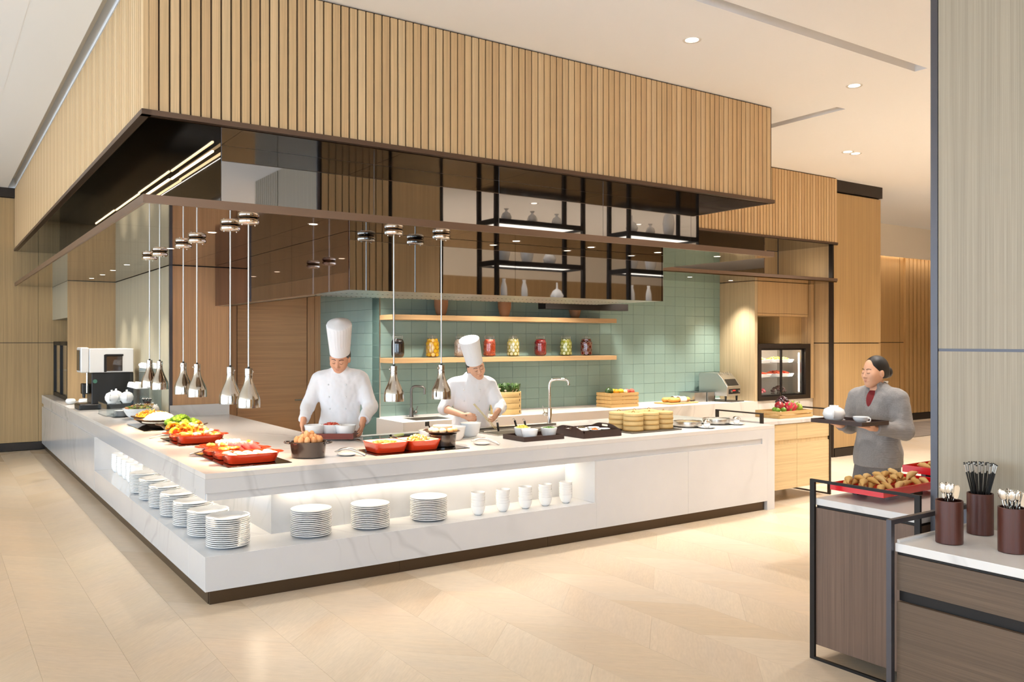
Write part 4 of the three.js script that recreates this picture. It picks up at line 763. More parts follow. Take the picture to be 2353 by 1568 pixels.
// ---- pans and bowls behind them
{
  const st = thing('griddle_insert', 'flat steel rimmed glass griddle let into the worktop near the man chef', 'griddle', [1.62, T + 0.0005, -0.72]);
  part(st, 'frame', [bx(0, 1.0, 0, 0.006, -0.03, 0), bx(0, 1.0, 0, 0.006, -0.72, -0.69), bx(0, 0.03, 0, 0.006, -0.69, -0.03), bx(0.97, 1.0, 0, 0.006, -0.69, -0.03), bx(0.48, 0.52, 0, 0.006, -0.69, -0.03)], M.steel); part(st, 'glass', bx(0.031, 0.479, 0, 0.004, -0.689, -0.031), M.blackGlass); part(st, 'glass', bx(0.521, 0.969, 0, 0.004, -0.689, -0.031), M.blackGlass);
  const p = thing('frying_pan', 'black frying pan on the griddle beside the man chef', 'pan', [1.93, T + 0.0075, -0.86], 0.75);
  part(p, 'body', loft([[0.095, 0.095, 0, 2], [0.1, 0.1, 0.003, 2], [0.128, 0.128, 0.042, 2], [0.131, 0.131, 0.043, 2], [0.125, 0.125, 0.04, 2], [0.098, 0.098, 0.007, 2]], 40), M.castIron); part(p, 'handle', (() => { const g = tube([[-0.125, 0.036, 0], [-0.2, 0.06, 0], [-0.3, 0.085, 0]], 0.011, 16, 8); return g; })(), M.steel);
  for (const [l, x, z, t] of [['green striped rolled towel on the pan rim', 1.86, -0.83, 0.6], ['green striped rolled towel beside the white bowl of mushrooms', 2.3, -0.98, 0.5]]) single('rolled_towel', l, 'towel', (() => { const g = new THREE.CapsuleGeometry(0.014, 0.2, 4, 12); g.rotateZ(Math.PI / 2); return g; })(), std({ color: '#b9c98a', roughness: 0.9 }), [x, T + (x < 2 ? 0.066 : 0.02), z], t);
  const sl = thing('spatula', 'black handled spatula leaning in the white bowl', 'spatula', [2.15, T + 0.1, -0.74], 0.3); part(sl, 'handle', bar([0, 0, 0], [-0.03, 0.05, 0], 0.006), M.blackPlastic); part(sl, 'blade', rb(-0.075, -0.025, 0.045, 0.085, -0.004, 0.004, 0.003), M.blackPlastic);
  const bowl = (r, h, n = 36) => lathe([[0.0001, 0.006], [r * 0.5, 0.007], [r * 0.8, h * 0.35], [r * 0.97, h - 0.002], [r, h], [r, h - 0.004], [r * 0.86, h * 0.34], [r * 0.58, 0.004], [r * 0.5, 0], [r * 0.46, 0], [r * 0.44, 0.003], [0.0001, 0.003]], n);
  const wb = (name, label, r, h, x, y, z, fill, fh) => { const t = thing(name, label, 'bowl', [x, y, z], 0); part(t, 'body', bowl(r, h), M.porcelain); if (fill) stuffOf(part(t, 'filling', fill, M.vcWet)); return t; };
  wb('mixing_bowl', 'straight white bowl of dark mushrooms behind the fried rice', 0.098, 0.12, 2.08, T + 0.001, -0.64, [mound(0.085, 0.085, 0.07, 0.115, C('#e8ddc8')), ...heap(26, () => tint(bumpy(ball(0, 0, 0, 0.018, 0.01, 0.014, 8, 5), 0.4, 80, rnd() * 9), C(pick(['#4a2f20', '#5d3c28', '#3b251a']))), 0.07, 0.07, 0.1, 0.122)]);
  wb('mixing_bowl', 'tall white bowl left of the noodle cooker', 0.095, 0.125, 2.40, T + 0.001, -0.74); wb('mixing_bowl', 'white bowl of pale batter right beside the noodle cooker', 0.098, 0.128, 2.68, T + 0.001, -0.93, [mound(0.09, 0.09, 0.09, 0.112, C('#e6dda9'))]);
  // dark trays with bowls
  const t1 = thing('dark_tray', 'low dark wooden tray with three white bowls', 'tray', [3.045, T + 0.001, -0.42]); part(t1, 'body', boardTray(0.45, 0.34, 0.042), M.trayDark);
  wb('soup_bowl', 'white bowl at the front left of the low dark tray', 0.078, 0.092, 2.935, T + 0.010, -0.33, [mound(0.066, 0.066, 0.05, 0.07, C('#efe7d8'))]);
  wb('soup_bowl', 'white bowl of yellow ginger shreds behind on the low dark tray', 0.078, 0.092, 2.98, T + 0.010, -0.505, [mound(0.066, 0.066, 0.06, 0.095, C('#f0dc66')), ...heap(60, () => tint(new THREE.CapsuleGeometry(0.0025, 0.024, 2, 5), C(pick(['#f5e67a', '#f0d950', '#f8efa0']))), 0.06, 0.06, 0.085, 0.108)]);
  wb('soup_bowl', 'white bowl of chopped green herbs on the low dark tray', 0.078, 0.092, 3.175, T + 0.010, -0.36, [mound(0.066, 0.066, 0.06, 0.09, C('#5f8a2c')), ...heap(60, () => tint(ball(0, 0, 0, 0.007, 0.003, 0.005, 6, 4), C(pick(['#5c8f2a', '#78a83a', '#44741f']))), 0.06, 0.06, 0.085, 0.1)]);
  const t2 = thing('handled_tray', 'dark wooden tray with curved handle ends carrying spice dishes', 'tray', [3.65, T + 0.001, -0.385]);
  part(t2, 'body', [bx(-0.23, 0.23, 0, 0.05, -0.235, 0.235), bx(-0.23, 0.23, 0.05, 0.064, 0.222, 0.235), bx(-0.23, 0.23, 0.05, 0.064, -0.235, -0.222)], M.trayDark);
  const hs = new THREE.Shape(); hs.moveTo(-0.235, 0.05); hs.lineTo(0.235, 0.05); hs.lineTo(0.235, 0.064); hs.bezierCurveTo(0.16, 0.066, 0.14, 0.1, 0.06, 0.102); hs.lineTo(-0.06, 0.102); hs.bezierCurveTo(-0.14, 0.1, -0.16, 0.066, -0.235, 0.064); hs.closePath();
  const ho = new THREE.Path(); ho.absellipse(-0.04, 0.082, 0.01, 0.01, Math.PI / 2, Math.PI * 1.5, false); ho.lineTo(0.04, 0.072); ho.absellipse(0.04, 0.082, 0.01, 0.01, -Math.PI / 2, Math.PI / 2, false); ho.closePath(); hs.holes.push(ho);
  const hg = new THREE.ExtrudeGeometry(hs, { depth: 0.012, bevelEnabled: false }); hg.rotateY(Math.PI / 2); for (const x of [-0.23, 0.218]) part(t2, 'handle_end', metric(moved(hg, x, 0, 0)), M.trayDark, 'curved end board with a hand slot');
  const sd = lathe([[0.0001, 0.004], [0.04, 0.004], [0.058, 0.013], [0.06, 0.012], [0.042, 0], [0.0001, 0]], 28);
  [[-0.13, 0.1, 0], [0, 0.12, '#c9702a'], [0.13, 0.1, 0], [-0.13, -0.06, '#4a3520'], [0, -0.08, '#5a4a28'], [0.13, -0.06, 0], [-0.07, 0.02, 0], [0.08, 0.01, 0]].forEach(([x, z, c], i) => {
    const t = thing('spice_dish', `small white dish ${['at the front left', 'of orange spice at the front', 'at the front right', 'of dark sauce at the back left', 'of dark dried herbs at the back', 'at the back right', 'in the middle left', 'in the middle right'][i]} of the handled tray`, 'dish', [3.65 + x, T + 0.052, -0.385 + z], 0, 'small spice dishes');
    part(t, 'plate', sd, M.porcelain); if (c) stuffOf(part(t, 'spice', [mound(0.035, 0.035, 0.004, 0.024, C(c)), ...heap(22, () => tint(bumpy(ball(0, 0, 0, 0.006, 0.004, 0.008, 6, 4), 0.4, 90, rnd() * 9), C(c)), 0.033, 0.033, 0.01, 0.03)], M.vc));
  });
  // big salad bowl on the left counter
  const sb = thing('salad_bowl', 'large white bowl of mixed salad behind the iron pans', 'bowl', [0.45, T + 0.001, -4.62]); part(sb, 'body', lathe([[0.0001, 0.008], [0.07, 0.009], [0.12, 0.05], [0.17, 0.125], [0.175, 0.125], [0.127, 0.046], [0.08, 0.002], [0.0001, 0]], 44), M.porcelain);
  stuffOf(part(sb, 'salad', [mound(0.155, 0.155, 0.09, 0.14, C('#8a8a3c')), ...heap(70, () => tint(bumpy(ball(0, 0, 0, 0.026, 0.008, 0.02, 8, 5), 0.5, 60, rnd() * 9), C(pick(['#8f9a3e', '#a8a850', '#5f6b2c', '#b5703c', '#7c8a34', '#6b4a2a']))), 0.14, 0.14, 0.12, 0.155)], M.vc));
}
// ---- bamboo steamers
{
  single('steamer_tray', 'flat steel tray under the stacked bamboo steamers', 'tray', rb(0, 0.68, 0, 0.012, -0.5, 0, 0.004), M.steelDark, [4.06, T + 0.001, -0.2]);
  const r = 0.099, tier = join([lathe([[r - 0.008, 0.006], [r - 0.002, 0], [r, 0.002], [r, 0.046], [r - 0.002, 0.048], [r - 0.009, 0.047], [r - 0.009, 0.006]], 36)]), band = lathe([[r + 0.0001, 0.002], [r + 0.003, 0.003], [r + 0.003, 0.014], [r + 0.0001, 0.015]], 36);
  const base = cyl(r - 0.009, r - 0.009, 0.004, 0, 0.008, 0, 30);
  const lid = lathe([[0.0001, 0.036], [0.05, 0.034], [r - 0.01, 0.028], [r, 0.026], [r, 0.002], [r - 0.006, 0], [r - 0.006, 0.02], [0.0001, 0.025]], 36), loop = new THREE.TorusGeometry(0.016, 0.0035, 8, 16, Math.PI); loop.translate(0, 0.033, 0);
  const spots = [[4.205, -0.34, 'front left'], [4.413, -0.335, 'front middle'], [4.62, -0.345, 'front right'], [4.20, -0.548, 'back left'], [4.408, -0.545, 'back middle'], [4.616, -0.553, 'back right']];
  for (const [x, z, w] of spots) {
    for (let k = 0; k < 3; k++) { const t = thing('bamboo_steamer', `${['lowest', 'middle', 'upper'][k]} bamboo steamer tier of the ${w} stack`, 'steamer', [x, T + 0.0135 + k * 0.048, z], rr(0, 6), 'bamboo steamer tiers'); part(t, 'wall', tier, M.bamboo); part(t, 'band', band, M.bambooRim); part(t, 'base', base, M.bambooRim); }
    const t = thing('bamboo_steamer_cover', `woven bamboo lid of the ${w} steamer stack`, 'cover', [x, T + 0.0138 + 3 * 0.048, z], rr(-0.6, 0.6), 'bamboo steamer lids'); part(t, 'cover', lid, M.bamboo); part(t, 'loop', loop, M.bambooRim);
  }
}
// ---- steel pans with ladle dishes at the counter end
{
  const pan = lathe([[0.0001, 0.006], [0.138, 0.006], [0.141, 0.052], [0.15, 0.054], [0.15, 0.057], [0.14, 0.056], [0.146, 0.05], [0.143, 0.002], [0.138, 0], [0.0001, 0]], 44), ring = lathe([[0.13, 0.004], [0.17, 0.004], [0.172, 0], [0.13, 0]], 40);
  const dish = lathe([[0.0001, 0.004], [0.06, 0.004], [0.088, 0.014], [0.091, 0.013], [0.062, 0], [0.0001, 0]], 32);
  [['left', 5.03, -0.40, 5.075, -0.175], ['right', 5.50, -0.43, 5.62, -0.255]].forEach(([w, x, z, dx, dz], i) => {
    single('pan_ring', `black ring under the ${w} steel pan`, 'ring', ring, M.blackMetal, [x, T + 0.0005, z], 0, 'black pan rings');
    const t = thing('steel_pan', `shallow round steel pan, ${w} one at the counter end`, 'pan', [x, T + 0.005, z], 0, 'round steel pans'); part(t, 'body', pan, M.steel); part(t, 'soup', cyl(0.139, 0.139, 0.003, 0, 0.044, 0, 36), phy({ color: i ? '#d8d2c8' : '#a98a50', roughness: 0.12 }));
    single('ladle_dish', `white saucer in front of the ${w} steel pan`, 'dish', dish, M.porcelain, [dx, T + 0.001, dz], 0, 'white ladle saucers');
    const l = thing('ladle_holder', `white round ladle holder with steel ladle by the ${w} pan`, 'holder', [dx, T + 0.0055, dz], -0.6 - i * 0.2); part(l, 'cup', lathe([[0.0001, 0.0], [0.02, 0], [0.034, 0.014], [0.036, 0.028], [0.03, 0.045], [0.024, 0.048], [0.026, 0.03], [0.0001, 0.01]], 26), M.porcelain);
    const s = part(l, 'ladle_bowl', moved(ball(0, 0, 0, 0.032, 0.024, 0.032), -0.008, 0.062, 0), M.chrome); part(s, 'ladle_handle', tube([[0.01, 0.075, 0], [0.03, 0.07, 0], [0.042, 0.05, 0]], 0.005, 14), M.chrome);
  });
}
// ---- noodle cooker and taps
{
  const s = thing('noodle_cooker', 'steel noodle cooker well let into the front counter', 'cooker', [2.9, T, -0.795]);
  part(s, 'rim', [bx(0, 0.995, 0.0005, 0.006, -0.025, 0), bx(0, 0.995, 0.0005, 0.006, -0.5, -0.475), bx(0, 0.025, 0.0005, 0.006, -0.475, -0.025), bx(0.97, 0.995, 0.0005, 0.006, -0.475, -0.025)], M.steel);
  part(s, 'basin', [bx(0.025, 0.97, -0.24, -0.235, -0.475, -0.025), bx(0.02, 0.025, -0.24, 0, -0.475, -0.025), bx(0.97, 0.975, -0.24, 0, -0.475, -0.025), bx(0.025, 0.97, -0.24, 0, -0.03, -0.025), bx(0.025, 0.97, -0.24, 0, -0.475, -0.47)], M.steel);
  part(s, 'broth', bx(0.026, 0.969, -0.09, -0.085, -0.469, -0.031), phy({ color: '#8f8a80', roughness: 0.08 }));
  part(s, 'crossbar', bar([0.03, 0.008, -0.3], [0.965, 0.008, -0.3], 0.008), M.steel); part(s, 'back_rail', bx(-0.05, 1.1, 0.0005, 0.02, -0.56, -0.53), M.steelDark);
  [[0.10, -0.14, 0.3], [0.36, -0.2, -0.2], [0.40, -0.1, 0.1]].forEach(([x, z, tlt], i) => {
    const t = thing('noodle_strainer', `${ORD[i]} wire noodle strainer with black handle from the left`, 'strainer', [2.9 + x, T, -0.795 + z], tlt, 'noodle strainers in the cooker');
    part(t, 'handle', bar([0, 0.03, 0], [-0.03, 0.115, 0.01], 0.010, 0.011), M.blackPlastic); part(t, 'wire', tube([[0, 0.03, 0], [0.01, -0.03, -0.02], [0.02, -0.08, -0.04]], 0.004, 14), M.steel); part(t, 'hook', tube([[-0.03, 0.112, 0.01], [-0.036, 0.13, 0.012], [-0.05, 0.136, 0.012], [-0.056, 0.125, 0.012]], 0.004, 14), M.chrome);
    part(t, 'basket', lathe([[0.0001, -0.16], [0.04, -0.15], [0.055, -0.1], [0.055, -0.08]], 20), M.steel);
  });
  const f = thing('tall_tap', 'tall polished chrome tap at the noodle cooker', 'tap', [3.99, T, -1.43]);
  part(f, 'base', lathe([[0.032, 0], [0.032, 0.01], [0.026, 0.014], [0.026, 0.17], [0.016, 0.178]], 28), M.chrome); part(f, 'spout', tube([[0, 0.17, 0], [0, 0.3, 0], [0, 0.43, 0], [0.012, 0.468, 0.008], [0.05, 0.483, 0.03], [0.12, 0.483, 0.08], [0.155, 0.475, 0.105], [0.168, 0.45, 0.114], [0.17, 0.42, 0.115]], 0.014, 60, 14), M.chrome);
  const v = part(f, 'valve', moved(ball(0, 0, 0, 0.026, 0.022, 0.026), -0.04, 0.11, -0.027), M.chrome); part(v, 'lever', bar([-0.045, 0.12, -0.03], [-0.062, 0.2, -0.042], 0.005), M.chrome);
  const b = thing('sink_tap', 'brushed dark tap at the back sink', 'tap', [3.16, T, -3.04]);
  part(b, 'base', cyl(0.024, 0.026, 0.11, 0, 0, 0), M.steelDark); part(b, 'spout', tube([[0, 0.1, 0], [0, 0.24, 0], [0, 0.33, 0.005], [0.02, 0.36, 0.02], [0.08, 0.362, 0.07], [0.115, 0.345, 0.1], [0.12, 0.27, 0.105]], 0.014, 50, 12), M.steelDark); part(b, 'lever', [ball(0.04, 0.06, 0.03, 0.022), bar([0.04, 0.07, 0.03], [0.06, 0.13, 0.045], 0.005)], M.steelDark);
}
// ---- back counter: steamer basket, crates, bread, toaster
{
  const t = thing('steamer_basket', 'large round bamboo steamer basket filled with greens', 'basket', [4.33, T + 0.001, -2.78]);
  const r = 0.19; for (let k = 0; k < 4; k++) { const w = part(t, 'tier', lathe([[r - 0.012, k * 0.07 + 0.002], [r, k * 0.07 + 0.001], [r, k * 0.07 + 0.067], [r - 0.004, k * 0.07 + 0.069], [r - 0.012, k * 0.07 + 0.067], [r - 0.012, k * 0.07 + 0.002]], 44), M.bamboo); part(w, 'peg', moved(rb(-0.004, 0.004, 0, 0.03, 0, 0.004, 0.001), Math.sin(0.5) * r, k * 0.07 + 0.02, Math.cos(0.5) * r, 0.5), M.blackPlastic); }
  part(t, 'base', cyl(r - 0.012, r - 0.012, 0.01, 0, 0.19, 0, 40), M.bambooRim);
  const leaf = (c) => { const g = new THREE.SphereGeometry(1, 8, 6); g.scale(0.026, 0.045, 0.006); g.translate(0, 0.05, 0); return tint(bumpy(g, 0.3, 20, rnd() * 9), C(c)); };
  for (let b = 0; b < 9; b++) {
    const gs = []; for (let k = 0; k < 9; k++) gs.push(moved(leaf(pick(['#2f4a1f', '#3d5c28', '#27401b', '#4a6b30'])), 0, 0, 0, k * 0.7, rr(0.3, 0.8)), tint(moved(bar([0, 0, 0], [0, 0.05, 0], 0.007, 0.005, 6), 0, 0, 0, k * 0.7, 0.4), C('#a9b878')));
    single('bok_choy', 'dark green leafy vegetable standing in the steamer basket', 'vegetable', gs, M.vc, [4.33 + Math.cos(b * 2.4) * 0.03 * Math.sqrt(b) * 1.4, T + 0.24, -2.78 + Math.sin(b * 2.4) * 0.03 * Math.sqrt(b) * 1.4], b, 'leafy greens of the basket').scale.setScalar(1.5);
  }
  for (let i = 0; i < 10; i++) single('mushroom', 'pale mushroom beside the greens in the steamer basket', 'mushroom', [tint(ball(0, 0.03, 0, 0.02, 0.013, 0.02, 10, 6), C('#e6d6bb')), tint(bar([0, 0, 0], [0, 0.03, 0], 0.007, 0.006, 7), C('#efe4d0'))], M.vc, [4.33 + 0.13 * Math.cos(i * 0.63 - 1), T + 0.255 + rr(0, 0.03), -2.78 + 0.13 * Math.sin(i * 0.63 - 1)], i, 'pale mushrooms of the basket');
  function crate(label, x0, z0, w, d, rows, sh, gap) {
    const t = thing('wooden_crate', label, 'crate', [x0, T + 0.001, z0]), h = rows * sh + (rows - 1) * gap;
    part(t, 'bottom', rb(0.008, w - 0.008, 0, 0.01, -d + 0.008, -0.008, 0.001), M.pine);
    for (let k = 0; k < rows; k++) { const y = k * (sh + gap); part(t, 'slat', rb(0, w, y, y + sh, -0.01, 0, 0.0015, true), M.pine); part(t, 'slat', rb(0, w, y, y + sh, -d, -d + 0.01, 0.0015, true), M.pine); part(t, 'slat', rb(0, 0.01, y, y + sh, -d + 0.0101, -0.0101, 0.0015), M.pine); part(t, 'slat', rb(w - 0.01, w, y, y + sh, -d + 0.0101, -0.0101, 0.0015), M.pine); }
    for (const x of [0.011, w - 0.031]) for (const z of [-0.031, -d + 0.011]) part(t, 'corner_block', bx(x, x + 0.02, 0.011, h - 0.004, z, z + 0.02), M.pine);
    return h;
  }
  const fm = (c, r = 0.35) => std({ color: c, roughness: r });
  const stalked = (c, s, rx, ry, rz, stalk = '#6a5a30') => [tint(bumpy(ball(0, 0, 0, rx, ry, rz, 18, 12), 0.05, 14, rnd() * 9), C(c)), tint(bar([0, ry * 0.95, 0], [0.004, ry * 1.2, 0], 0.003, 0.002, 6), C(stalk))];
  const ch = crate('tall slatted wooden crate of fruit by the teal wall', 6.005, -2.73, 0.5, 0.31, 4, 0.042, 0.009);
  [['melon', 'dark green melon in the tall crate', '#2f4a22', 0.075, 0.055, 0.05, 6.08, -2.86], ['orange', 'orange fruit at the front of the tall crate', '#ee9a1e', 0.042, 0.04, 0.042, 6.15, -2.79], ['mango', 'yellow mango in the middle of the tall crate', '#eeb52a', 0.062, 0.04, 0.042, 6.24, -2.80], ['papaya', 'long yellow papaya at the back of the tall crate', '#e2cd2e', 0.07, 0.035, 0.04, 6.2, -2.92], ['lime', 'green lime between mango and apples in the tall crate', '#7fa02c', 0.03, 0.028, 0.03, 6.31, -2.86], ['pepper', 'dark green pepper at the right of the tall crate', '#3c5a24', 0.07, 0.03, 0.035, 6.42, -2.88], ['red_apple', 'left red apple in the tall crate', '#d8564a', 0.04, 0.037, 0.04, 6.34, -2.79], ['red_apple', 'right red apple in the tall crate', '#d4604e', 0.04, 0.037, 0.04, 6.43, -2.79], ['pale_fruit', 'pale yellow fruit right of the mango', '#f3dca0', 0.035, 0.033, 0.035, 6.29, -2.77]].forEach(([n, l, c, a, b, d, x, z]) => single(n, l, 'fruit', stalked(c, 1, a, b, d), M.vcWet, [x, T + ch + b * 0.35, z], 0.3));
  // low crate of fruit on the right cabinet
  const c2 = 0.913 - T, cx = 6.44, cz = -0.33; { const t = thing('fruit_box', 'low slatted wooden box of tropical fruit on the right cabinet', 'crate', [cx, 0.913, cz]); part(t, 'bottom', rb(0.008, 0.592, 0, 0.01, -0.34, -0.008, 0.001), M.pine); for (const y of [0, 0.045]) { part(t, 'slat', rb(0, 0.6, y, y + 0.034, -0.01, 0, 0.0015, true), M.pine); part(t, 'slat', rb(0, 0.6, y, y + 0.034, -0.35, -0.34, 0.0015, true), M.pine); part(t, 'slat', rb(0, 0.01, y, y + 0.034, -0.3399, -0.0101, 0.0015), M.pine); part(t, 'slat', rb(0.59, 0.6, y, y + 0.034, -0.3399, -0.0101, 0.0015), M.pine); } for (const x of [0.011, 0.569]) for (const z of [-0.031, -0.33]) part(t, 'corner_block', bx(x, x + 0.02, 0.011, 0.075, z, z + 0.02), M.pine); }
  const dragon = () => { const l = [tint(bumpy(ball(0, 0, 0, 0.05, 0.06, 0.05, 18, 14), 0.06, 20, rnd() * 9), C('#cf3349'))]; for (let k = 0; k < 12; k++) { const s = new THREE.ConeGeometry(0.014, 0.045, 6); s.translate(0, 0.022, 0); const a = k * 2.4, y = -0.04 + k * 0.0085; l.push(tint(moved(s, Math.cos(a) * 0.042, y, Math.sin(a) * 0.042, -a + Math.PI / 2, 0.8), C(k % 2 ? '#9fae52' : '#d85a66'))); } return l; };
  const fy = 0.913 + 0.085;
  single('dragon_fruit', 'front dragon fruit with green scales in the low box', 'fruit', dragon(), M.vcWet, [cx + 0.27, fy + 0.03, cz - 0.09], 0.5, 'dragon fruits'); single('dragon_fruit', 'right dragon fruit lying beside the front one', 'fruit', dragon(), M.vcWet, [cx + 0.38, fy + 0.025, cz - 0.12], 2, 'dragon fruits');
  single('pomegranate', 'dark red pomegranate at the left of the low box', 'fruit', stalked('#a2272b', 1, 0.055, 0.055, 0.055), M.vcWet, [cx + 0.17, fy + 0.045, cz - 0.14]);
  for (let i = 0; i < 3; i++) single('lime', `${ORD[i]} lime at the left end of the low box`, 'fruit', stalked('#6f9a30', 1, 0.034, 0.03, 0.034), M.vcWet, [cx + 0.06 + i * 0.055, fy + 0.005, cz - 0.08 - (i % 2) * 0.08], i);
  for (let i = 0; i < 3; i++) single('green_pear', `${ORD[i]} green pear at the right end of the low box`, 'fruit', [tint(lathe([[0.0001, -0.035], [0.03, -0.028], [0.038, -0.005], [0.028, 0.022], [0.016, 0.04], [0.0001, 0.048]], 18), C(i === 1 ? '#e6d9a0' : '#9cb53c')), tint(bar([0, 0.045, 0], [0.006, 0.07, 0], 0.002, 0.002, 5), C('#5a4a2a'))], M.vcWet, [cx + 0.46 + (i % 2) * 0.06, fy + 0.02, cz - 0.08 - i * 0.05], i);
  const gr = heap(46, () => tint(ball(0, 0, 0, 0.017, 0.017, 0.017, 10, 8), C(pick(['#3a1420', '#4a1a28', '#2c1018']))), 0.12, 0.055, 0.0, 0.06); gr.push(tint(tube([[-0.02, 0.05, 0], [-0.05, 0.08, 0], [-0.07, 0.12, 0]], 0.004, 10, 6), C('#5a4028')));
  const grapes = single('grape_bunch', 'bunch of dark grapes on top of the low box', 'fruit', gr, M.vcWet, [cx + 0.3, fy + 0.085, cz - 0.2], 0.3);
  // bread on a board
  single('bread_board', 'pale wooden board under the wrapped baguettes', 'board', rb(-0.3, 0.3, 0, 0.018, -0.16, 0.16, 0.006, true), M.pine, [7.36, T + 0.001, -2.86], 0.06);
  const bag = (l, z, len, c) => { const g = new THREE.CapsuleGeometry(0.042, len, 6, 18); g.rotateZ(Math.PI / 2); const p = g.attributes.position; for (let i = 0; i < p.count; i++) { const s = 1 + 0.1 * Math.sin(p.getX(i) * 50); p.setY(i, p.getY(i) * 0.8 * s); p.setZ(i, p.getZ(i) * s); } g.computeVertexNormals(); const t = thing('baguette', l, 'bread', [7.36, T + 0.055, z], 0.08, 'baguettes on the board'); part(t, 'crust', tint(g, C(c)), M.vc); const w = new THREE.CylinderGeometry(0.05, 0.05, 0.14, 24, 1, true); w.rotateZ(Math.PI / 2); w.translate(0.04, 0.0, 0); w.scale(1, 0.92, 1); part(t, 'paper_wrap', w, std({ color: '#efeef0', roughness: 0.8, side: THREE.DoubleSide }), 'white paper wrap'); };
  bag('front baguette with white paper wrap on the bread board', -2.80, 0.36, '#d99f52'); bag('back baguette with white paper wrap on the bread board', -2.91, 0.4, '#dca75c');
  const kn = thing('bread_knife', 'bread knife with black handle on the board end', 'knife', [7.6, T + 0.026, -2.77], 0.25); part(kn, 'handle', rb(-0.06, 0.06, 0, 0.018, -0.012, 0.012, 0.006), M.blackPlastic); part(kn, 'blade', bx(-0.2, -0.06, 0.006, 0.009, -0.012, 0.01), M.steel);
  [['wide steel box of cutlery left of the toaster', 7.69, 0.25, -2.92], ['narrow steel box between the wide box and the toaster', 7.95, 0.14, -2.9]].forEach(([l, x, w, z]) => { const t = thing('steel_box', l, 'box', [x, T + 0.001, z], 0.0, 'open steel boxes'); part(t, 'shell', [bx(0, w, 0, 0.004, -0.2, 0.1), bx(0, w, 0.004, 0.14, 0.096, 0.1), bx(0, w, 0.004, 0.14, -0.2, -0.196), bx(0, 0.004, 0.004, 0.14, -0.196, 0.096), bx(w - 0.004, w, 0.004, 0.14, -0.196, 0.096)], M.steel); part(t, 'contents', rb(0.01, w - 0.01, 0.06, 0.132, -0.19, 0.09, 0.01), M.blackPlastic); });
  // conveyor toaster
  const k = thing('conveyor_toaster', 'steel conveyor toaster on black feet at the end of the back counter', 'toaster', [8.27, T + 0.001, -2.80], 0.12);
  const ps = new THREE.Shape(); ps.moveTo(-0.30, 0.09); ps.lineTo(0.19, 0.09); ps.lineTo(0.20, 0.22); ps.lineTo(0.11, 0.34); ps.lineTo(0.03, 0.41); ps.lineTo(-0.28, 0.42); ps.lineTo(-0.30, 0.40); ps.closePath();
  const pg = new THREE.ExtrudeGeometry(ps, { depth: 0.34, bevelEnabled: true, bevelSize: 0.004, bevelThickness: 0.004, bevelSegments: 2 }); pg.rotateY(-Math.PI / 2); pg.translate(0.17, 0, 0);
  part(k, 'housing', pg, M.steel);
  const slot = new THREE.BoxGeometry(0.26, 0.11, 0.01); slot.rotateX(-0.64); slot.translate(0, 0.285, 0.158); part(k, 'feed_slot', slot, M.blackPlastic);
  part(k, 'wire_rack', [0, 1, 2, 3, 4, 5].map((i) => bar([-0.13 + i * 0.052, 0.395, 0.06], [-0.13 + i * 0.052, 0.44, 0.02], 0.004)), M.chrome);
  const cp = part(k, 'control_panel', rb(-0.13, 0.15, 0.115, 0.19, 0.192, 0.206, 0.004), M.blackPlastic); part(cp, 'dial', moved(cyl(0.016, 0.016, 0.012, 0, 0, 0), -0.08, 0.152, 0.205, 0, Math.PI / 2), M.steel); part(cp, 'dial', moved(cyl(0.016, 0.016, 0.012, 0, 0, 0), 0.11, 0.152, 0.205, 0, Math.PI / 2), M.steel); part(cp, 'badge', rb(-0.045, 0.03, 0.155, 0.175, 0.205, 0.209, 0.001), std({ color: '#c8322a', roughness: 0.4 }));
  for (const [x, z] of [[-0.14, 0.15], [0.14, 0.15], [-0.14, -0.25], [0.14, -0.25]]) part(k, 'foot', cyl(0.018, 0.012, 0.085, x, 0.005, z, 14), M.blackPlastic);
  part(k, 'crumb_tray', rb(-0.16, 0.16, 0, 0.012, -0.25, 0.27, 0.003), M.steelDark);
}
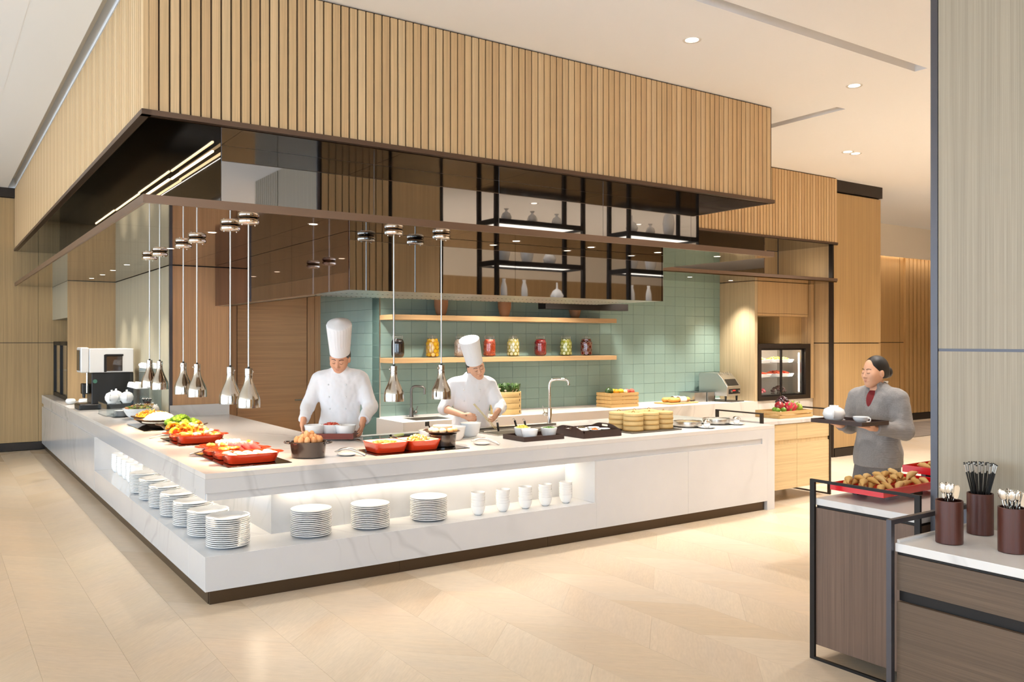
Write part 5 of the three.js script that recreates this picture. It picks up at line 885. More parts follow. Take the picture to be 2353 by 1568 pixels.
// ---- wall shelves, jars and clay vases
{
  const sh = (l, y) => { const t = thing('wall_shelf', l, 'shelf', [2.8, y, ZT + 0.003]); part(t, 'board', rb(0, 3.38, 0, 0.058, 0, 0.33, 0.002, true), M.oakShelf); };
  sh('upper oak wall shelf with clay vases', 2.045); sh('lower oak wall shelf with preserving jars', 1.545);
  const vg = lathe([[0.0001, 0], [0.05, 0], [0.065, 0.04], [0.083, 0.12], [0.085, 0.18], [0.07, 0.25], [0.045, 0.29], [0.05, 0.31], [0.044, 0.31], [0.04, 0.29], [0.0001, 0.28]], 32);
  [3.54, 4.46, 5.6].forEach((x, i) => single('clay_vase', `${['left', 'middle', 'right'][i]} brown clay vase on the upper shelf`, 'vase', vg, M.clay, [x, 2.104, -3.0], 0, 'clay vases on the upper shelf'));
  const jar = lathe([[0.0001, 0.002], [0.05, 0.002], [0.066, 0.01], [0.076, 0.035], [0.079, 0.07], [0.079, 0.16], [0.074, 0.195], [0.058, 0.222], [0.05, 0.232], [0.05, 0.25], [0.054, 0.254]], 36);
  const inG = lathe([[0.0001, 0.006], [0.048, 0.006], [0.064, 0.014], [0.0735, 0.038], [0.0755, 0.07], [0.0755, 0.16], [0.071, 0.193], [0.054, 0.218], [0.0001, 0.222]], 32);
  const lidG = lathe([[0.0001, 0.272], [0.04, 0.272], [0.05, 0.266], [0.052, 0.258], [0.0001, 0.257]], 30);
  const disc = (r = 0.022, rind = '#d9b01e', flesh = '#f2e08a') => [tint(moved(cyl(r, r, 0.006, 0, -0.003, 0, 18), 0, 0, 0, 0, Math.PI / 2), C(rind)), tint(moved(cyl(r * 0.84, r * 0.84, 0.0075, 0, -0.00375, 0, 16), 0, 0, 0, 0, Math.PI / 2), C(flesh))];
  const J = [
    ['black syrup', 2.95, '#120a0c', null], ['yellow lemon slices', 3.41, '#d99a08', ['#e8a80c', '#f6c423']], ['pale garlic cloves', 3.80, '#d8c3b0', null, ['#e8d6c6', '#dcc4b2', '#c9ab98']], ['orange red pickles', 4.22, '#b8401c', null, ['#c8481e', '#d8602c', '#a83416']],
    ['pale lime slices', 4.58, '#c9bb62', ['#cdbb4a', '#f3ecc0']], ['deep red berries', 5.01, '#8a0f14', null, ['#a51318', '#7c0c10', '#b8222a']], ['green lime slices', 5.43, '#a8ad3a', ['#a6ac30', '#e2e29a']], ['dark fig slices', 5.78, '#5a1c10', ['#d8a488', '#7a2414']],
  ];
  J.forEach(([n, x, c, sl, ch], i) => {
    const t = thing('preserving_jar', `tall glass preserving jar of ${n} on the lower shelf`, 'jar', [x, 1.604, -2.98], i, 'preserving jars');
    part(t, 'glass', jar, M.glass); const gl = [];
    if (sl) for (let row = 0; row < 5; row++) for (let k = 0; k < 9; k++) { const a = k / 9 * 6.283 + (row % 2) * 0.35, r = row === 4 ? 0.060 : 0.0735; for (const d of disc(0.0225, sl[0], sl[1])) gl.push(moved(d, Math.sin(a) * r, 0.034 + row * 0.042, Math.cos(a) * r, a)); }
    if (ch) for (let k = 0; k < 150; k++) { const a = rnd() * 6.283, y = 0.02 + rnd() * 0.19, r = y > 0.175 ? 0.062 : 0.0715; gl.push(moved(tint(bumpy(ball(0, 0, 0, 0.0105, 0.012, 0.007, 7, 5), 0.3, 90, k), C(pick(ch))), Math.sin(a) * r, y, Math.cos(a) * r, a, rr(-0.5, 0.5))); }
    stuffOf(part(t, 'preserve', [tint(inG.clone(), C(c)), ...gl], M.vcJar));
    const l = part(t, 'lid', lidG, M.glass); part(l, 'clip', [tube([[0.05, 0.218, 0], [0.062, 0.232, 0], [0.062, 0.255, 0], [0.052, 0.262, 0]], 0.0025, 14, 6), tube([[-0.05, 0.218, 0], [-0.062, 0.232, 0], [-0.062, 0.255, 0], [-0.052, 0.262, 0]], 0.0025, 14, 6), new THREE.TorusGeometry(0.0525, 0.002, 6, 30).rotateX(Math.PI / 2).translate(0, 0.243, 0)], M.steel);
  });
}
// ---- glazed fridge at the right end
{
  const x0 = 8.665, x1 = 9.9, zb = -2.47, f = thing('display_fridge', 'black framed glass display fridge with shelves of food', 'fridge', [x0, 0.901, zb]);
  const w = x1 - x0, h = 0.855;
  part(f, 'frame', [bx(0, w, 0, 0.06, -0.06, 0.02), bx(0, w, h - 0.07, h, -0.06, 0.02), bx(0, 0.06, 0.06, h - 0.07, -0.06, 0.02), bx(w - 0.12, w, 0.06, h - 0.07, -0.06, 0.02)], M.darkTrim);
  part(f, 'casing', [bx(0.001, w - 0.001, 0, 0.02, -0.62, -0.061), bx(0.001, w - 0.001, h - 0.02, h - 0.001, -0.62, -0.061), bx(0.001, 0.02, 0.02, h - 0.02, -0.62, -0.061), bx(w - 0.02, w - 0.001, 0.02, h - 0.02, -0.62, -0.061)], M.steel); part(f, 'back', bx(0.02, w - 0.02, 0.02, h - 0.02, -0.62, -0.6), std({ color: '#cfc6ba', roughness: 0.7, map: rep(speckTex, 4, 4) }));
  const m = w / 2 - 0.05;
  for (const [a, b, z] of [[0.06, m, -0.01], [m, w - 0.12, -0.035]]) { const d = part(f, 'door', [bx(a, a + 0.025, 0.06, h - 0.07, z - 0.012, z + 0.012), bx(b - 0.025, b, 0.06, h - 0.07, z - 0.012, z + 0.012), bx(a + 0.025, b - 0.025, 0.06, 0.085, z - 0.012, z + 0.012), bx(a + 0.025, b - 0.025, h - 0.095, h - 0.07, z - 0.012, z + 0.012)], M.blackMetal, 'sliding glass door'); part(d, 'pane', bx(a + 0.025, b - 0.025, 0.085, h - 0.095, z - 0.002, z + 0.002), M.glass); }
  for (const y of [0.09, 0.34, 0.56]) part(f, 'shelf', bx(0.03, w - 0.03, y - 0.006, y, -0.58, -0.09), M.acrylic);
  part(f, 'light_strip', bx(0.08, w - 0.1, h - 0.04, h - 0.03, -0.14, -0.1), M.lens, 'bright light strip'); for (const [lx, tx] of [[x0 + 0.07, x0 + 0.6], [x1 - 0.16, x0 + 0.6]]) { part(f, 'side_light', bx(lx - x0 - 0.008, lx - x0 + 0.008, 0.1, h - 0.14, -0.085, -0.07), M.lens); areaLight(LED, 40, 0.02, 0.6, [lx, 0.901 + 0.41, zb - 0.092], [tx, 0.901 + 0.41, zb - 0.5]); }
  areaLight(LED, 60, 1.0, 0.05, [x0 + w / 2, 0.901 + h - 0.045, zb - 0.12], [x0 + w / 2, 0.9, zb - 0.3]);
  for (const [i, y, z, cs] of [[0, 0.34, -0.3, ['#e2552a', '#e9732f', '#f0a04a', '#d8402a']], [1, 0.34, -0.3, ['#e0502c', '#ea6a38', '#d93a2a']], [0, 0.56, -0.3, ['#9aa84a', '#e8b95a', '#d86a3a', '#f2e3b0']], [1, 0.56, -0.3, ['#f0cf5a', '#e9b93e', '#f5e08a']]]) {
    const x = x0 + 0.3 + i * 0.54, t = thing('food_tray', `white tray of ${['mixed red and yellow', 'orange red', 'mixed green and yellow', 'yellow'][i + (y > 0.4 ? 2 : 0)]} food on the ${y > 0.4 ? 'upper' : 'middle'} fridge shelf`, 'tray', [x, 0.901 + y + 0.001, zb + z], 0, 'food trays in the fridge');
    part(t, 'tray', shell(0.24, 0.17, 0.05, 0.006, 0.9, 6), M.porcelain); stuffOf(part(t, 'food', [mound(0.2, 0.14, 0.01, 0.06, C(cs[0]), 4), ...heap(110, () => tint(bumpy(ball(0, 0, 0, 0.016, 0.012, 0.016, 7, 5), 0.4, 70, rnd() * 9), C(pick(cs))), 0.21, 0.14, 0.04, 0.085, 0.5)], M.vcWet));
  }
  single('grape_bunch', 'bunch of pink grapes on the lowest fridge shelf', 'fruit', heap(70, () => tint(ball(0, 0, 0, 0.016, 0.016, 0.016, 9, 7), C(pick(['#c2545a', '#b0434c', '#d0737a']))), 0.15, 0.1, 0.015, 0.13), M.vcWet, [x0 + 0.3, 0.901 + 0.092, zb - 0.25]);
  single('grape_bunch', 'bunch of dark grapes behind the right fridge door', 'fruit', heap(50, () => tint(ball(0, 0, 0, 0.016, 0.016, 0.016, 9, 7), C(pick(['#5a3a34', '#6e4a40', '#4a2e2a']))), 0.14, 0.1, 0.015, 0.1), M.vcWet, [x0 + 0.84, 0.901 + 0.092, zb - 0.28]);
}
// ---- coffee corner on the left counter
{
  const k = thing('coffee_machine', 'large black and silver coffee machine on the left counter', 'coffee machine', [0.06, T + 0.001, -6.36]);
  part(k, 'drip_tray', rb(0, 0.66, 0, 0.07, -0.42, 0.03, 0.012), M.blackPlastic); part(k, 'drip_grid', bx(0.02, 0.16, 0.07, 0.076, -0.38, 0.0), M.steelDark);
  part(k, 'body', rb(0.15, 0.66, 0.07, 0.48, -0.4, 0.0, 0.01), M.blackPlastic); part(k, 'upper_housing', rb(0.12, 0.66, 0.482, 0.80, -0.41, 0.012, 0.012), M.greyPlastic);
  part(k, 'front_cover', rb(0.02, 0.118, 0.482, 0.815, -0.36, 0.002, 0.016), M.greyPlastic); const sc = part(k, 'screen', rb(0.012, 0.022, 0.51, 0.78, -0.3, -0.05, 0.004), M.blackGlass);
  const hp = part(k, 'bean_hopper', rb(0.32, 0.52, 0.5, 0.70, 0.008, 0.02, 0.006), phy({ color: '#2a1c14', roughness: 0.1, clearcoat: 1 })); part(hp, 'hopper_frame', [rb(0.31, 0.53, 0.70, 0.725, 0.008, 0.024, 0.004), rb(0.295, 0.325, 0.49, 0.72, 0.008, 0.026, 0.006)], M.blackMetal);
  part(k, 'spout', [rb(0.05, 0.14, 0.2, 0.34, -0.24, -0.08, 0.012), cyl(0.014, 0.012, 0.06, 0.08, 0.15, -0.12), cyl(0.014, 0.012, 0.06, 0.08, 0.15, -0.2)], M.blackPlastic); part(k, 'side_panel', rb(0.62, 0.655, 0.08, 0.47, -0.39, 0.004, 0.003), M.blackPlastic);
  part(k, 'emblem', (() => { const g = cyl(0.026, 0.026, 0.002, 0, 0, 0, 24); g.rotateX(Math.PI / 2); g.translate(0.19, 0.37, 0.0025); return g; })(), std({ color: '#3f6a58', roughness: 0.5 }), 'small round green emblem');
  part(k, 'milk_pipe', bar([0.10, 0.5, -0.03], [0.10, 0.22, -0.03], 0.012), M.chrome);
  const sp = lathe([[0.0001, 0.006], [0.04, 0.006], [0.066, 0.03], [0.068, 0.055], [0.055, 0.078], [0.05, 0.08], [0.048, 0.076], [0.06, 0.05], [0.0001, 0.03]], 28);
  [[0.11, -7.55, 'left'], [0.265, -7.47, 'right']].forEach(([x, z, w]) => single('sugar_pot', `${w} round white pot at the far left of the counter`, 'pot', sp, M.porcelain, [x, T + 0.001, z], 0, 'round white pots'));
  // stepped clear rack with tea pots and cups
  const r = thing('cup_rack', 'clear stepped acrylic rack holding white teapots and cups', 'rack', [0, T + 0.001, -5.4]);
  const steps = [[0.19, 0.52, 0.15], [0.522, 0.66, 0.32], [0.662, 0.80, 0.56]];
  for (const [a, b, y] of steps) { part(r, 'shelf', rb(a, b, y - 0.008, y, -0.3, 0.3, 0.002), M.acrylic); part(r, 'riser', [bx(a, a + 0.006, 0, y - 0.008, -0.3, 0.3), bx(a + 0.006, b, 0, y - 0.008, 0.294, 0.3), bx(a + 0.006, b, 0, y - 0.008, -0.3, -0.294)], M.acrylic); }
  const pot = lathe([[0.0001, 0], [0.045, 0], [0.05, 0.004], [0.075, 0.04], [0.078, 0.075], [0.062, 0.115], [0.03, 0.132], [0.012, 0.138], [0.01, 0.142], [0.014, 0.15], [0.01, 0.158], [0.0001, 0.16]], 30);
  const teapot = (l, x, y, z, t) => { const g = thing('teapot', l, 'teapot', [x, y, z], t, 'white teapots'); part(g, 'body', pot, M.porcelain); part(g, 'spout', tube([[0.06, 0.05, 0], [0.095, 0.07, 0], [0.11, 0.11, 0], [0.125, 0.12, 0]], 0.011, 16), M.porcelain); part(g, 'handle', tube([[-0.065, 0.1, 0], [-0.11, 0.105, 0], [-0.12, 0.06, 0], [-0.07, 0.035, 0]], 0.007, 16), M.porcelain); return g; };
  teapot('white teapot at the front left of the clear rack', 0.27, T + 0.152, -5.24, 1.2); teapot('white teapot at the front right of the clear rack', 0.43, T + 0.152, -5.2, 1.4); teapot('white teapot behind on the lowest step of the clear rack', 0.36, T + 0.152, -5.5, 1.3);
  teapot('white teapot standing low beside the cutlery cups', 0.68, T + 0.002, -4.98, 1.0);
  const cup = lathe([[0.0001, 0.064], [0.022, 0.064], [0.024, 0.06], [0.034, 0.04], [0.041, 0], [0.0395, 0], [0.031, 0.04], [0.02, 0.058], [0.0001, 0.06]], 26), ear = tube([[0.036, 0.05, 0], [0.056, 0.05, 0], [0.06, 0.03, 0], [0.04, 0.016, 0]], 0.004, 14);
  const makeCup = (l, x, y, z, t, g) => {  const o = thing('coffee_cup', l, 'cup', [x, y, z], t, g); part(o, 'body', cup, M.porcelain); part(o, 'handle', ear, M.porcelain); };
  for (let i = 0; i < 6; i++) for (let k = 0; k < 2; k++) { makeCup('white cup upside down on the middle step of the clear rack', 0.552 + k * 0.078, T + 0.322, -5.64 + i * 0.093, 1 + i, 'cups on the middle step'); makeCup('white cup upside down on the top step of the clear rack', 0.692 + k * 0.075, T + 0.562, -5.64 + i * 0.093, 2 + i, 'cups on the top step'); }
  const sc2 = lathe([[0.0001, 0.003], [0.04, 0.003], [0.08, 0.014], [0.083, 0.014], [0.045, 0], [0.0001, 0]], 32);
  for (let i = 0; i < 8; i++) single('saucer', 'white saucer in the stack in front of the clear rack', 'saucer', sc2, M.porcelain, [0.33, T + 0.0045 + i * 0.0085, -4.98], 0, 'saucers on the left counter'); single('saucer_mat', 'thin dark mat under the stack of saucers', 'mat', rb(-0.1, 0.12, 0, 0.003, -0.1, 0.1, 0.001), M.steelDark, [0.33, T + 0.001, -4.98]);
  // cutlery cups
  [[0.52, -4.88, 'steel spoons', 'left'], [0.60, -4.80, 'wooden stirrers', 'right'], [0.62, -5.0, 'black tea spoons', 'back']].forEach(([x, z, what, w], i) => {
    const hh = i === 2 ? 0.17 : 0.12; single('stirrer_cup', `${w} small brown cup of ${what} on the left counter`, 'cup', lathe([[0.0001, 0.004], [0.028, 0.004], [0.03, hh], [0.033, hh], [0.031, 0], [0.0001, 0]], 24), M.holder, [x, T + 0.001, z], 0, 'small cutlery cups');
    const gg = [[0, M.chrome], [1, M.pine], [2, M.blackPlastic]][i]; for (let k = 0; k < 10; k++) { const a = k / 10 * 6.283, m = single('stirrer', `slim ${['steel spoon', 'wooden stirrer', 'black tea spoon'][i]} standing in the ${w} small cup`, 'cutlery', [bar([0, 0, 0], [Math.cos(a) * 0.035, 0.14, Math.sin(a) * 0.035], 0.003, 0.004, 6), ball(Math.cos(a) * 0.036, 0.143, Math.sin(a) * 0.036, 0.008, 0.012, 0.005, 8, 6)], gg[1], [x + Math.cos(a) * 0.012, T + 0.006 + (hh - 0.12), z + Math.sin(a) * 0.012], 0, `cutlery of the ${w} small cup`); if (i === 2) part(m, 'tip', ball(Math.cos(a) * 0.036, 0.15, Math.sin(a) * 0.036, 0.008, 0.012, 0.006, 8, 6), M.chrome); }
  });
}
// ---- cutlery holders and red trays at the right
{
  const hg = lathe([[0.0001, 0.006], [0.05, 0.006], [0.05, 0.186], [0.052, 0.19], [0.056, 0.19], [0.0565, 0.186], [0.0565, 0.003], [0.055, 0], [0.0001, 0]], 40);
  const fork = (() => { const s = new THREE.Shape(); s.moveTo(-0.006, 0); s.lineTo(0.006, 0); s.lineTo(0.005, 0.09); s.lineTo(0.0105, 0.115); s.lineTo(0.011, 0.15); s.lineTo(0.007, 0.156); s.lineTo(-0.007, 0.156); s.lineTo(-0.011, 0.15); s.lineTo(-0.0105, 0.115); s.lineTo(-0.005, 0.09); s.closePath(); const g = new THREE.ExtrudeGeometry(s, { depth: 0.0025, bevelEnabled: true, bevelSize: 0.001, bevelThickness: 0.001, bevelSegments: 1 }); return g; })();
  const spn = join([bar([0, 0, 0], [0, 0.12, 0], 0.004, 0.003, 8), ball(0, 0.14, 0, 0.014, 0.024, 0.005, 14, 10)]);
  const chop = join([bar([0, 0, 0], [0, 0.2, 0], 0.0028, 0.0036, 8)]), tipG = bar([0, 0.2, 0], [0, 0.236, 0], 0.0045, 0.0045, 8), capG = ball(0, 0.237, 0, 0.0048, 0.004, 0.0048, 8, 6);
  [[2.215, 3.885, 'left dark wood holder of forks and spoons', 'left'], [2.51, 3.872, 'back dark wood holder of black chopsticks', 'back'], [2.275, 4.125, 'right dark wood holder of forks at the picture edge', 'right']].forEach(([x, z, l, w], i) => {
    single('cutlery_holder', l, 'holder', hg, M.holder, [x, 0.901, z], i, 'round wooden cutlery holders');
    const n = i === 1 ? 34 : 20;
    for (let k = 0; k < n; k++) {
      const a = k * 2.4, q = Math.sqrt((k + 0.5) / n), lean = (i === 1 ? 0.24 : i === 2 ? 0.26 : 0.14) * q, r0 = 0.016 * q;
      let o;
      if (i === 1) { o = thing('chopstick', 'black chopstick with silver end in the back wooden holder', 'chopstick', [0, 0, 0], 0, 'black chopsticks'); part(o, 'stick', chop, M.blackPlastic); part(o, 'silver_end', tipG, M.steel); part(o, 'cap', capG, M.blackPlastic); } else {
        const f = (k % 3) !== 0; o = single(f ? 'fork' : 'spoon', `steel ${f ? 'fork' : 'spoon'} standing handle down in the ${w} wooden holder`, 'cutlery', f ? fork : spn, M.chrome, [0, 0, 0], 0, `cutlery of the ${w} wooden holder`);
      }
      o.position.set(x + Math.cos(a) * r0, 0.909 + (i === 1 ? 0.085 : 0.095), z + Math.sin(a) * r0); o.rotation.set(Math.sin(a) * lean, a * 1.7 * (i === 1 ? 0 : 1), -Math.cos(a) * lean, 'XZY');
    }
  });
  const tr = (l, x, y, z, w, d, rl) => {
    const t = thing('red_tray', l, 'tray', [x, y, z], 0, 'red lacquer trays'); part(t, 'body', boardTray(w, d, 0.042, 0.009), M.redLacquer);
    const rs = thing('tray_riser', rl, 'riser', [x, 0.9105, z]); for (const [a, b, m] of [[-0.16, 0.1, M.acrylic], [0.08, 0.1, M.trayDark], [-0.16, -0.1, M.trayDark], [0.08, -0.1, M.acrylic]]) part(rs, 'block', rb(a, a + 0.1, 0, y - 0.9115, b - 0.03, b, 0.001), m);
  };
  tr('near red lacquer tray of pastries on the bread station', 3.04, 0.949, 3.09, 0.64, 0.33, 'low clear riser under the near red tray'); tr('far red lacquer tray of pastries, half hidden by the pale pillar', 3.78, 0.985, 3.08, 0.62, 0.33, 'taller riser under the far red tray');
  const pg = (k) => bumpy((() => { const g = new THREE.SphereGeometry(1, 22, 26); g.rotateZ(Math.PI / 2); const p = g.attributes.position; for (let i = 0; i < p.count; i++) { const x = p.getX(i); const s = (1 - 0.75 * Math.abs(x) ** 1.6) * (1 + 0.07 * Math.sin(x * 16 + k)), b = 0.012 * (1 - x * x); p.setXYZ(i, x * 0.086, p.getY(i) * 0.017 * s + b, p.getZ(i) * 0.021 * s + 0.01 * x * x); } return g; })(), 0.1, 55, k);
  const pms = ['#e2b368', '#dba95a', '#e8c07c'].map((h) => std({ color: h, roughness: 0.7, map: rep(speckTex, 3, 3) })), geos = [1, 2, 3, 4].map((k) => { const g = pg(k); g.setAttribute('uv', new THREE.BufferAttribute(new Float32Array(g.attributes.position.count * 2).map((_, i) => g.attributes.position.array[Math.floor(i / 2) * 3 + (i % 2) * 2] * 8), 2)); return g; });
  for (let i = 0; i < 30; i++) { const o = single('sesame_pastry', 'golden sesame pastry on the near red tray', 'pastry', geos[i % 4], pms[i % 3], [2.80 + (i % 6) * 0.092 + rr(-0.015, 0.015), 0.949 + 0.027 + Math.floor(i / 18) * 0.022, 2.985 + (Math.floor(i / 6) % 3) * 0.1 + rr(-0.012, 0.012)], 0.6 + rr(-0.5, 0.5), 'pastries of the near red tray'); o.rotation.z = rr(-0.15, 0.25); }
  for (let i = 0; i < 14; i++) single('sesame_pastry', 'golden sesame pastry on the far red tray', 'pastry', geos[i % 4], pms[i % 3], [3.58 + (i % 5) * 0.09, 0.985 + 0.027, 2.99 + Math.floor(i / 5) * 0.09], 0.6 + rr(-0.5, 0.5), 'pastries of the far red tray');
}

// ================================================================ people
// smooth distance field meshed with surface nets
function nets(f, lo, hi, h) {
  const n = [0, 1, 2].map((i) => Math.ceil((hi[i] - lo[i]) / h) + 1), [nx, ny, nz] = n, v = new Float32Array(nx * ny * nz);
  let q = 0; for (let k = 0; k < nz; k++) for (let j = 0; j < ny; j++) for (let i = 0; i < nx; i++) v[q++] = f(lo[0] + i * h, lo[1] + j * h, lo[2] + k * h);
  const id = new Int32Array(nx * ny * nz).fill(-1), pos = [], idx = [], sx = 1, sy = nx, sz = nx * ny;
  const off = [0, sx, sy, sx + sy, sz, sx + sz, sy + sz, sx + sy + sz], ed = [[0, 1], [2, 3], [4, 5], [6, 7], [0, 2], [1, 3], [4, 6], [5, 7], [0, 4], [1, 5], [2, 6], [3, 7]];
  for (let k = 0; k < nz - 1; k++) for (let j = 0; j < ny - 1; j++) for (let i = 0; i < nx - 1; i++) {
    const b = i + j * sy + k * sz; let m = 0; for (let c = 0; c < 8; c++) if (v[b + off[c]] < 0) m |= 1 << c;
    if (m === 0 || m === 255) continue;
    let x = 0, y = 0, z = 0, t = 0;
    for (const [a, c] of ed) { const A = v[b + off[a]], B = v[b + off[c]]; if ((A < 0) !== (B < 0)) { const s = A / (A - B); x += (a & 1) + s * ((c & 1) - (a & 1)); y += (a >> 1 & 1) + s * ((c >> 1 & 1) - (a >> 1 & 1)); z += (a >> 2) + s * ((c >> 2) - (a >> 2)); t++; } }
    id[b] = pos.length / 3; pos.push(lo[0] + (i + x / t) * h, lo[1] + (j + y / t) * h, lo[2] + (k + z / t) * h);
  }
  const quad = (a, b, c, d, flip) => { if (a < 0 || b < 0 || c < 0 || d < 0) return; if (flip) idx.push(a, b, c, a, c, d); else idx.push(a, c, b, a, d, c); };
  for (let k = 1; k < nz - 1; k++) for (let j = 1; j < ny - 1; j++) for (let i = 1; i < nx - 1; i++) {
    const b = i + j * sy + k * sz, s = v[b] < 0;
    if (s !== (v[b + sx] < 0)) quad(id[b], id[b - sy], id[b - sy - sz], id[b - sz], s);
    if (s !== (v[b + sy] < 0)) quad(id[b], id[b - sz], id[b - sx - sz], id[b - sx], s);
    if (s !== (v[b + sz] < 0)) quad(id[b], id[b - sx], id[b - sx - sy], id[b - sy], s);
  }
  const g = new THREE.BufferGeometry(); g.setAttribute('position', new THREE.Float32BufferAttribute(pos, 3)); g.setIndex(idx);
  const nor = new Float32Array(pos.length), e = h * 0.4;
  for (let i = 0; i < pos.length; i += 3) { const [x, y, z] = [pos[i], pos[i + 1], pos[i + 2]]; let a = f(x + e, y, z) - f(x - e, y, z), b = f(x, y + e, z) - f(x, y - e, z), c = f(x, y, z + e) - f(x, y, z - e); const l = Math.hypot(a, b, c) || 1; nor[i] = a / l; nor[i + 1] = b / l; nor[i + 2] = c / l; }
  g.setAttribute('normal', new THREE.BufferAttribute(nor, 3));
  g.setAttribute('uv', new THREE.BufferAttribute(new Float32Array(pos.length / 3 * 2).map((_, i) => (i % 2 ? pos[Math.floor(i / 2) * 3 + 1] : pos[Math.floor(i / 2) * 3] + pos[Math.floor(i / 2) * 3 + 2] * 0.6) * 6), 2));
  return g;
}
const smin = (a, b, k) => { const h = Math.max(k - Math.abs(a - b), 0) / k; return Math.min(a, b) - h * h * k * 0.25; };
const smax = (a, b, k) => -smin(-a, -b, k);
const cap = (x, y, z, a, b, ra, rb = ra) => { const dx = b[0] - a[0], dy = b[1] - a[1], dz = b[2] - a[2], px = x - a[0], py = y - a[1], pz = z - a[2]; let t = (px * dx + py * dy + pz * dz) / (dx * dx + dy * dy + dz * dz); t = t < 0 ? 0 : t > 1 ? 1 : t; return Math.hypot(px - dx * t, py - dy * t, pz - dz * t) - (ra + (rb - ra) * t); };
const ell = (x, y, z, c, r) => { const a = (x - c[0]) / r[0], b = (y - c[1]) / r[1], d = (z - c[2]) / r[2], k = Math.hypot(a, b, d); return (k - 1) * Math.min(r[0], r[1], r[2]) * (0.6 + 0.4 * Math.min(1, k)); };
// head about its own centre, looking along +z
function headField(x, y, z, w = 1) {
  const ax = Math.abs(x);
  let d = ell(x, y, z, [0, 0.035, -0.012], [0.076 * w, 0.098, 0.096]);
  d = smin(d, ell(x, y, z, [0, -0.03, 0.028], [0.064 * w, 0.075, 0.064]), 0.04);
  d = smin(d, ell(x, y, z, [0, -0.092, 0.058], [0.026, 0.02, 0.024]), 0.04);
  d = smin(d, ell(ax, y, z, [0.042, -0.02, 0.06], [0.022, 0.026, 0.022]), 0.03);
  d = smax(d, -ell(ax, y, z, [0.031, 0.012, 0.108], [0.019, 0.013, 0.018]), 0.014);
  d = smin(d, ell(ax, y, z, [0.031, 0.008, 0.082], [0.014, 0.010, 0.012]), 0.008);
  d = smin(d, cap(x, y, z, [0, 0.014, 0.086], [0, -0.026, 0.102], 0.007, 0.0115), 0.012);
  d = smin(d, ell(ax, y, z, [0.011, -0.03, 0.094], [0.009, 0.007, 0.009]), 0.008);
  d = smin(d, ell(x, y, z, [0, -0.058, 0.084], [0.022, 0.009, 0.010]), 0.012);
  d = smin(d, ell(ax, y, z, [0.079 * w, -0.006, -0.004], [0.009, 0.030, 0.018]), 0.008);
  return d;
}
const headGeo = (w) => nets((x, y, z) => headField(x, y, z, w), [-0.1, -0.13, -0.125], [0.1, 0.15, 0.13], 0.005);
const lipGeo = () => [ball(0, -0.0545, 0.0905, 0.019, 0.0052, 0.0055), ball(0, -0.0625, 0.0898, 0.0165, 0.0056, 0.006)];
const browGeo = (s) => tube([[s * 0.013, 0.03, 0.092], [s * 0.03, 0.036, 0.0885], [s * 0.05, 0.031, 0.077]], 0.0022, 12, 6);
const lidGeo = (s) => tube([[s * 0.017, 0.004, 0.0925], [s * 0.031, -0.001, 0.0935], [s * 0.046, 0.004, 0.086]], 0.0015, 12, 6);
// hand: wrist at the origin, fingers along +y, palm towards +z, thumb on the +x side (s mirrors it)
function handGeo(s, curl, spread = 0.06, thumbIn = 0.5) {
  const fing = [[0.027, 0.078, 0.07, 0.0085], [0.009, 0.083, 0.078, 0.009], [-0.0095, 0.08, 0.072, 0.0087], [-0.027, 0.072, 0.056, 0.0078]].map(([x, y, L, r], i) => {
    const pts = [[x * 0.8, 0.04, 0], [x, y, 0]]; let a = curl * 0.5, p = [x, y, 0]; const fan = (1.5 - i) * spread;
    for (const [k, w] of [[0.44, 1], [0.31, 1.15], [0.25, 0.9]]) { const l = L * k; p = [p[0] + Math.sin(fan) * l * Math.cos(a), p[1] + Math.cos(a) * l, p[2] + Math.sin(a) * l]; pts.push(p); a += curl * w; }
    return { pts, r };
  });
  const th = [[0.02, 0.018, 0.004], [0.042, 0.045, 0.012 + 0.02 * thumbIn], [0.052 - 0.018 * thumbIn, 0.072, 0.02 + 0.035 * thumbIn], [0.046 - 0.03 * thumbIn, 0.092, 0.026 + 0.045 * thumbIn]];
  const f = (X, y, z) => {
    const x = X * s;
    let d = cap(x, y, z, [0, -0.04, 0], [0, 0.02, 0], 0.026, 0.027);
    d = smin(d, ell(x, y, z, [0, 0.048, 0], [0.04, 0.046, 0.0155]), 0.025);
    for (const g of fing) { let q = 9; for (let i = 0; i < g.pts.length - 1; i++) q = smin(q, cap(x, y, z, g.pts[i], g.pts[i + 1], g.r * (1 - 0.06 * i), g.r * (0.94 - 0.06 * i)), 0.004); d = smin(d, q, 0.006); }
    for (let i = 0; i < 3; i++) d = smin(d, cap(x, y, z, th[i], th[i + 1], 0.0135 - i * 0.0016, 0.0115 - i * 0.0012), 0.010);
    return d;
  };
  return nets(f, [-0.075, -0.05, -0.03], [0.075, 0.18, 0.11], 0.0036);
}
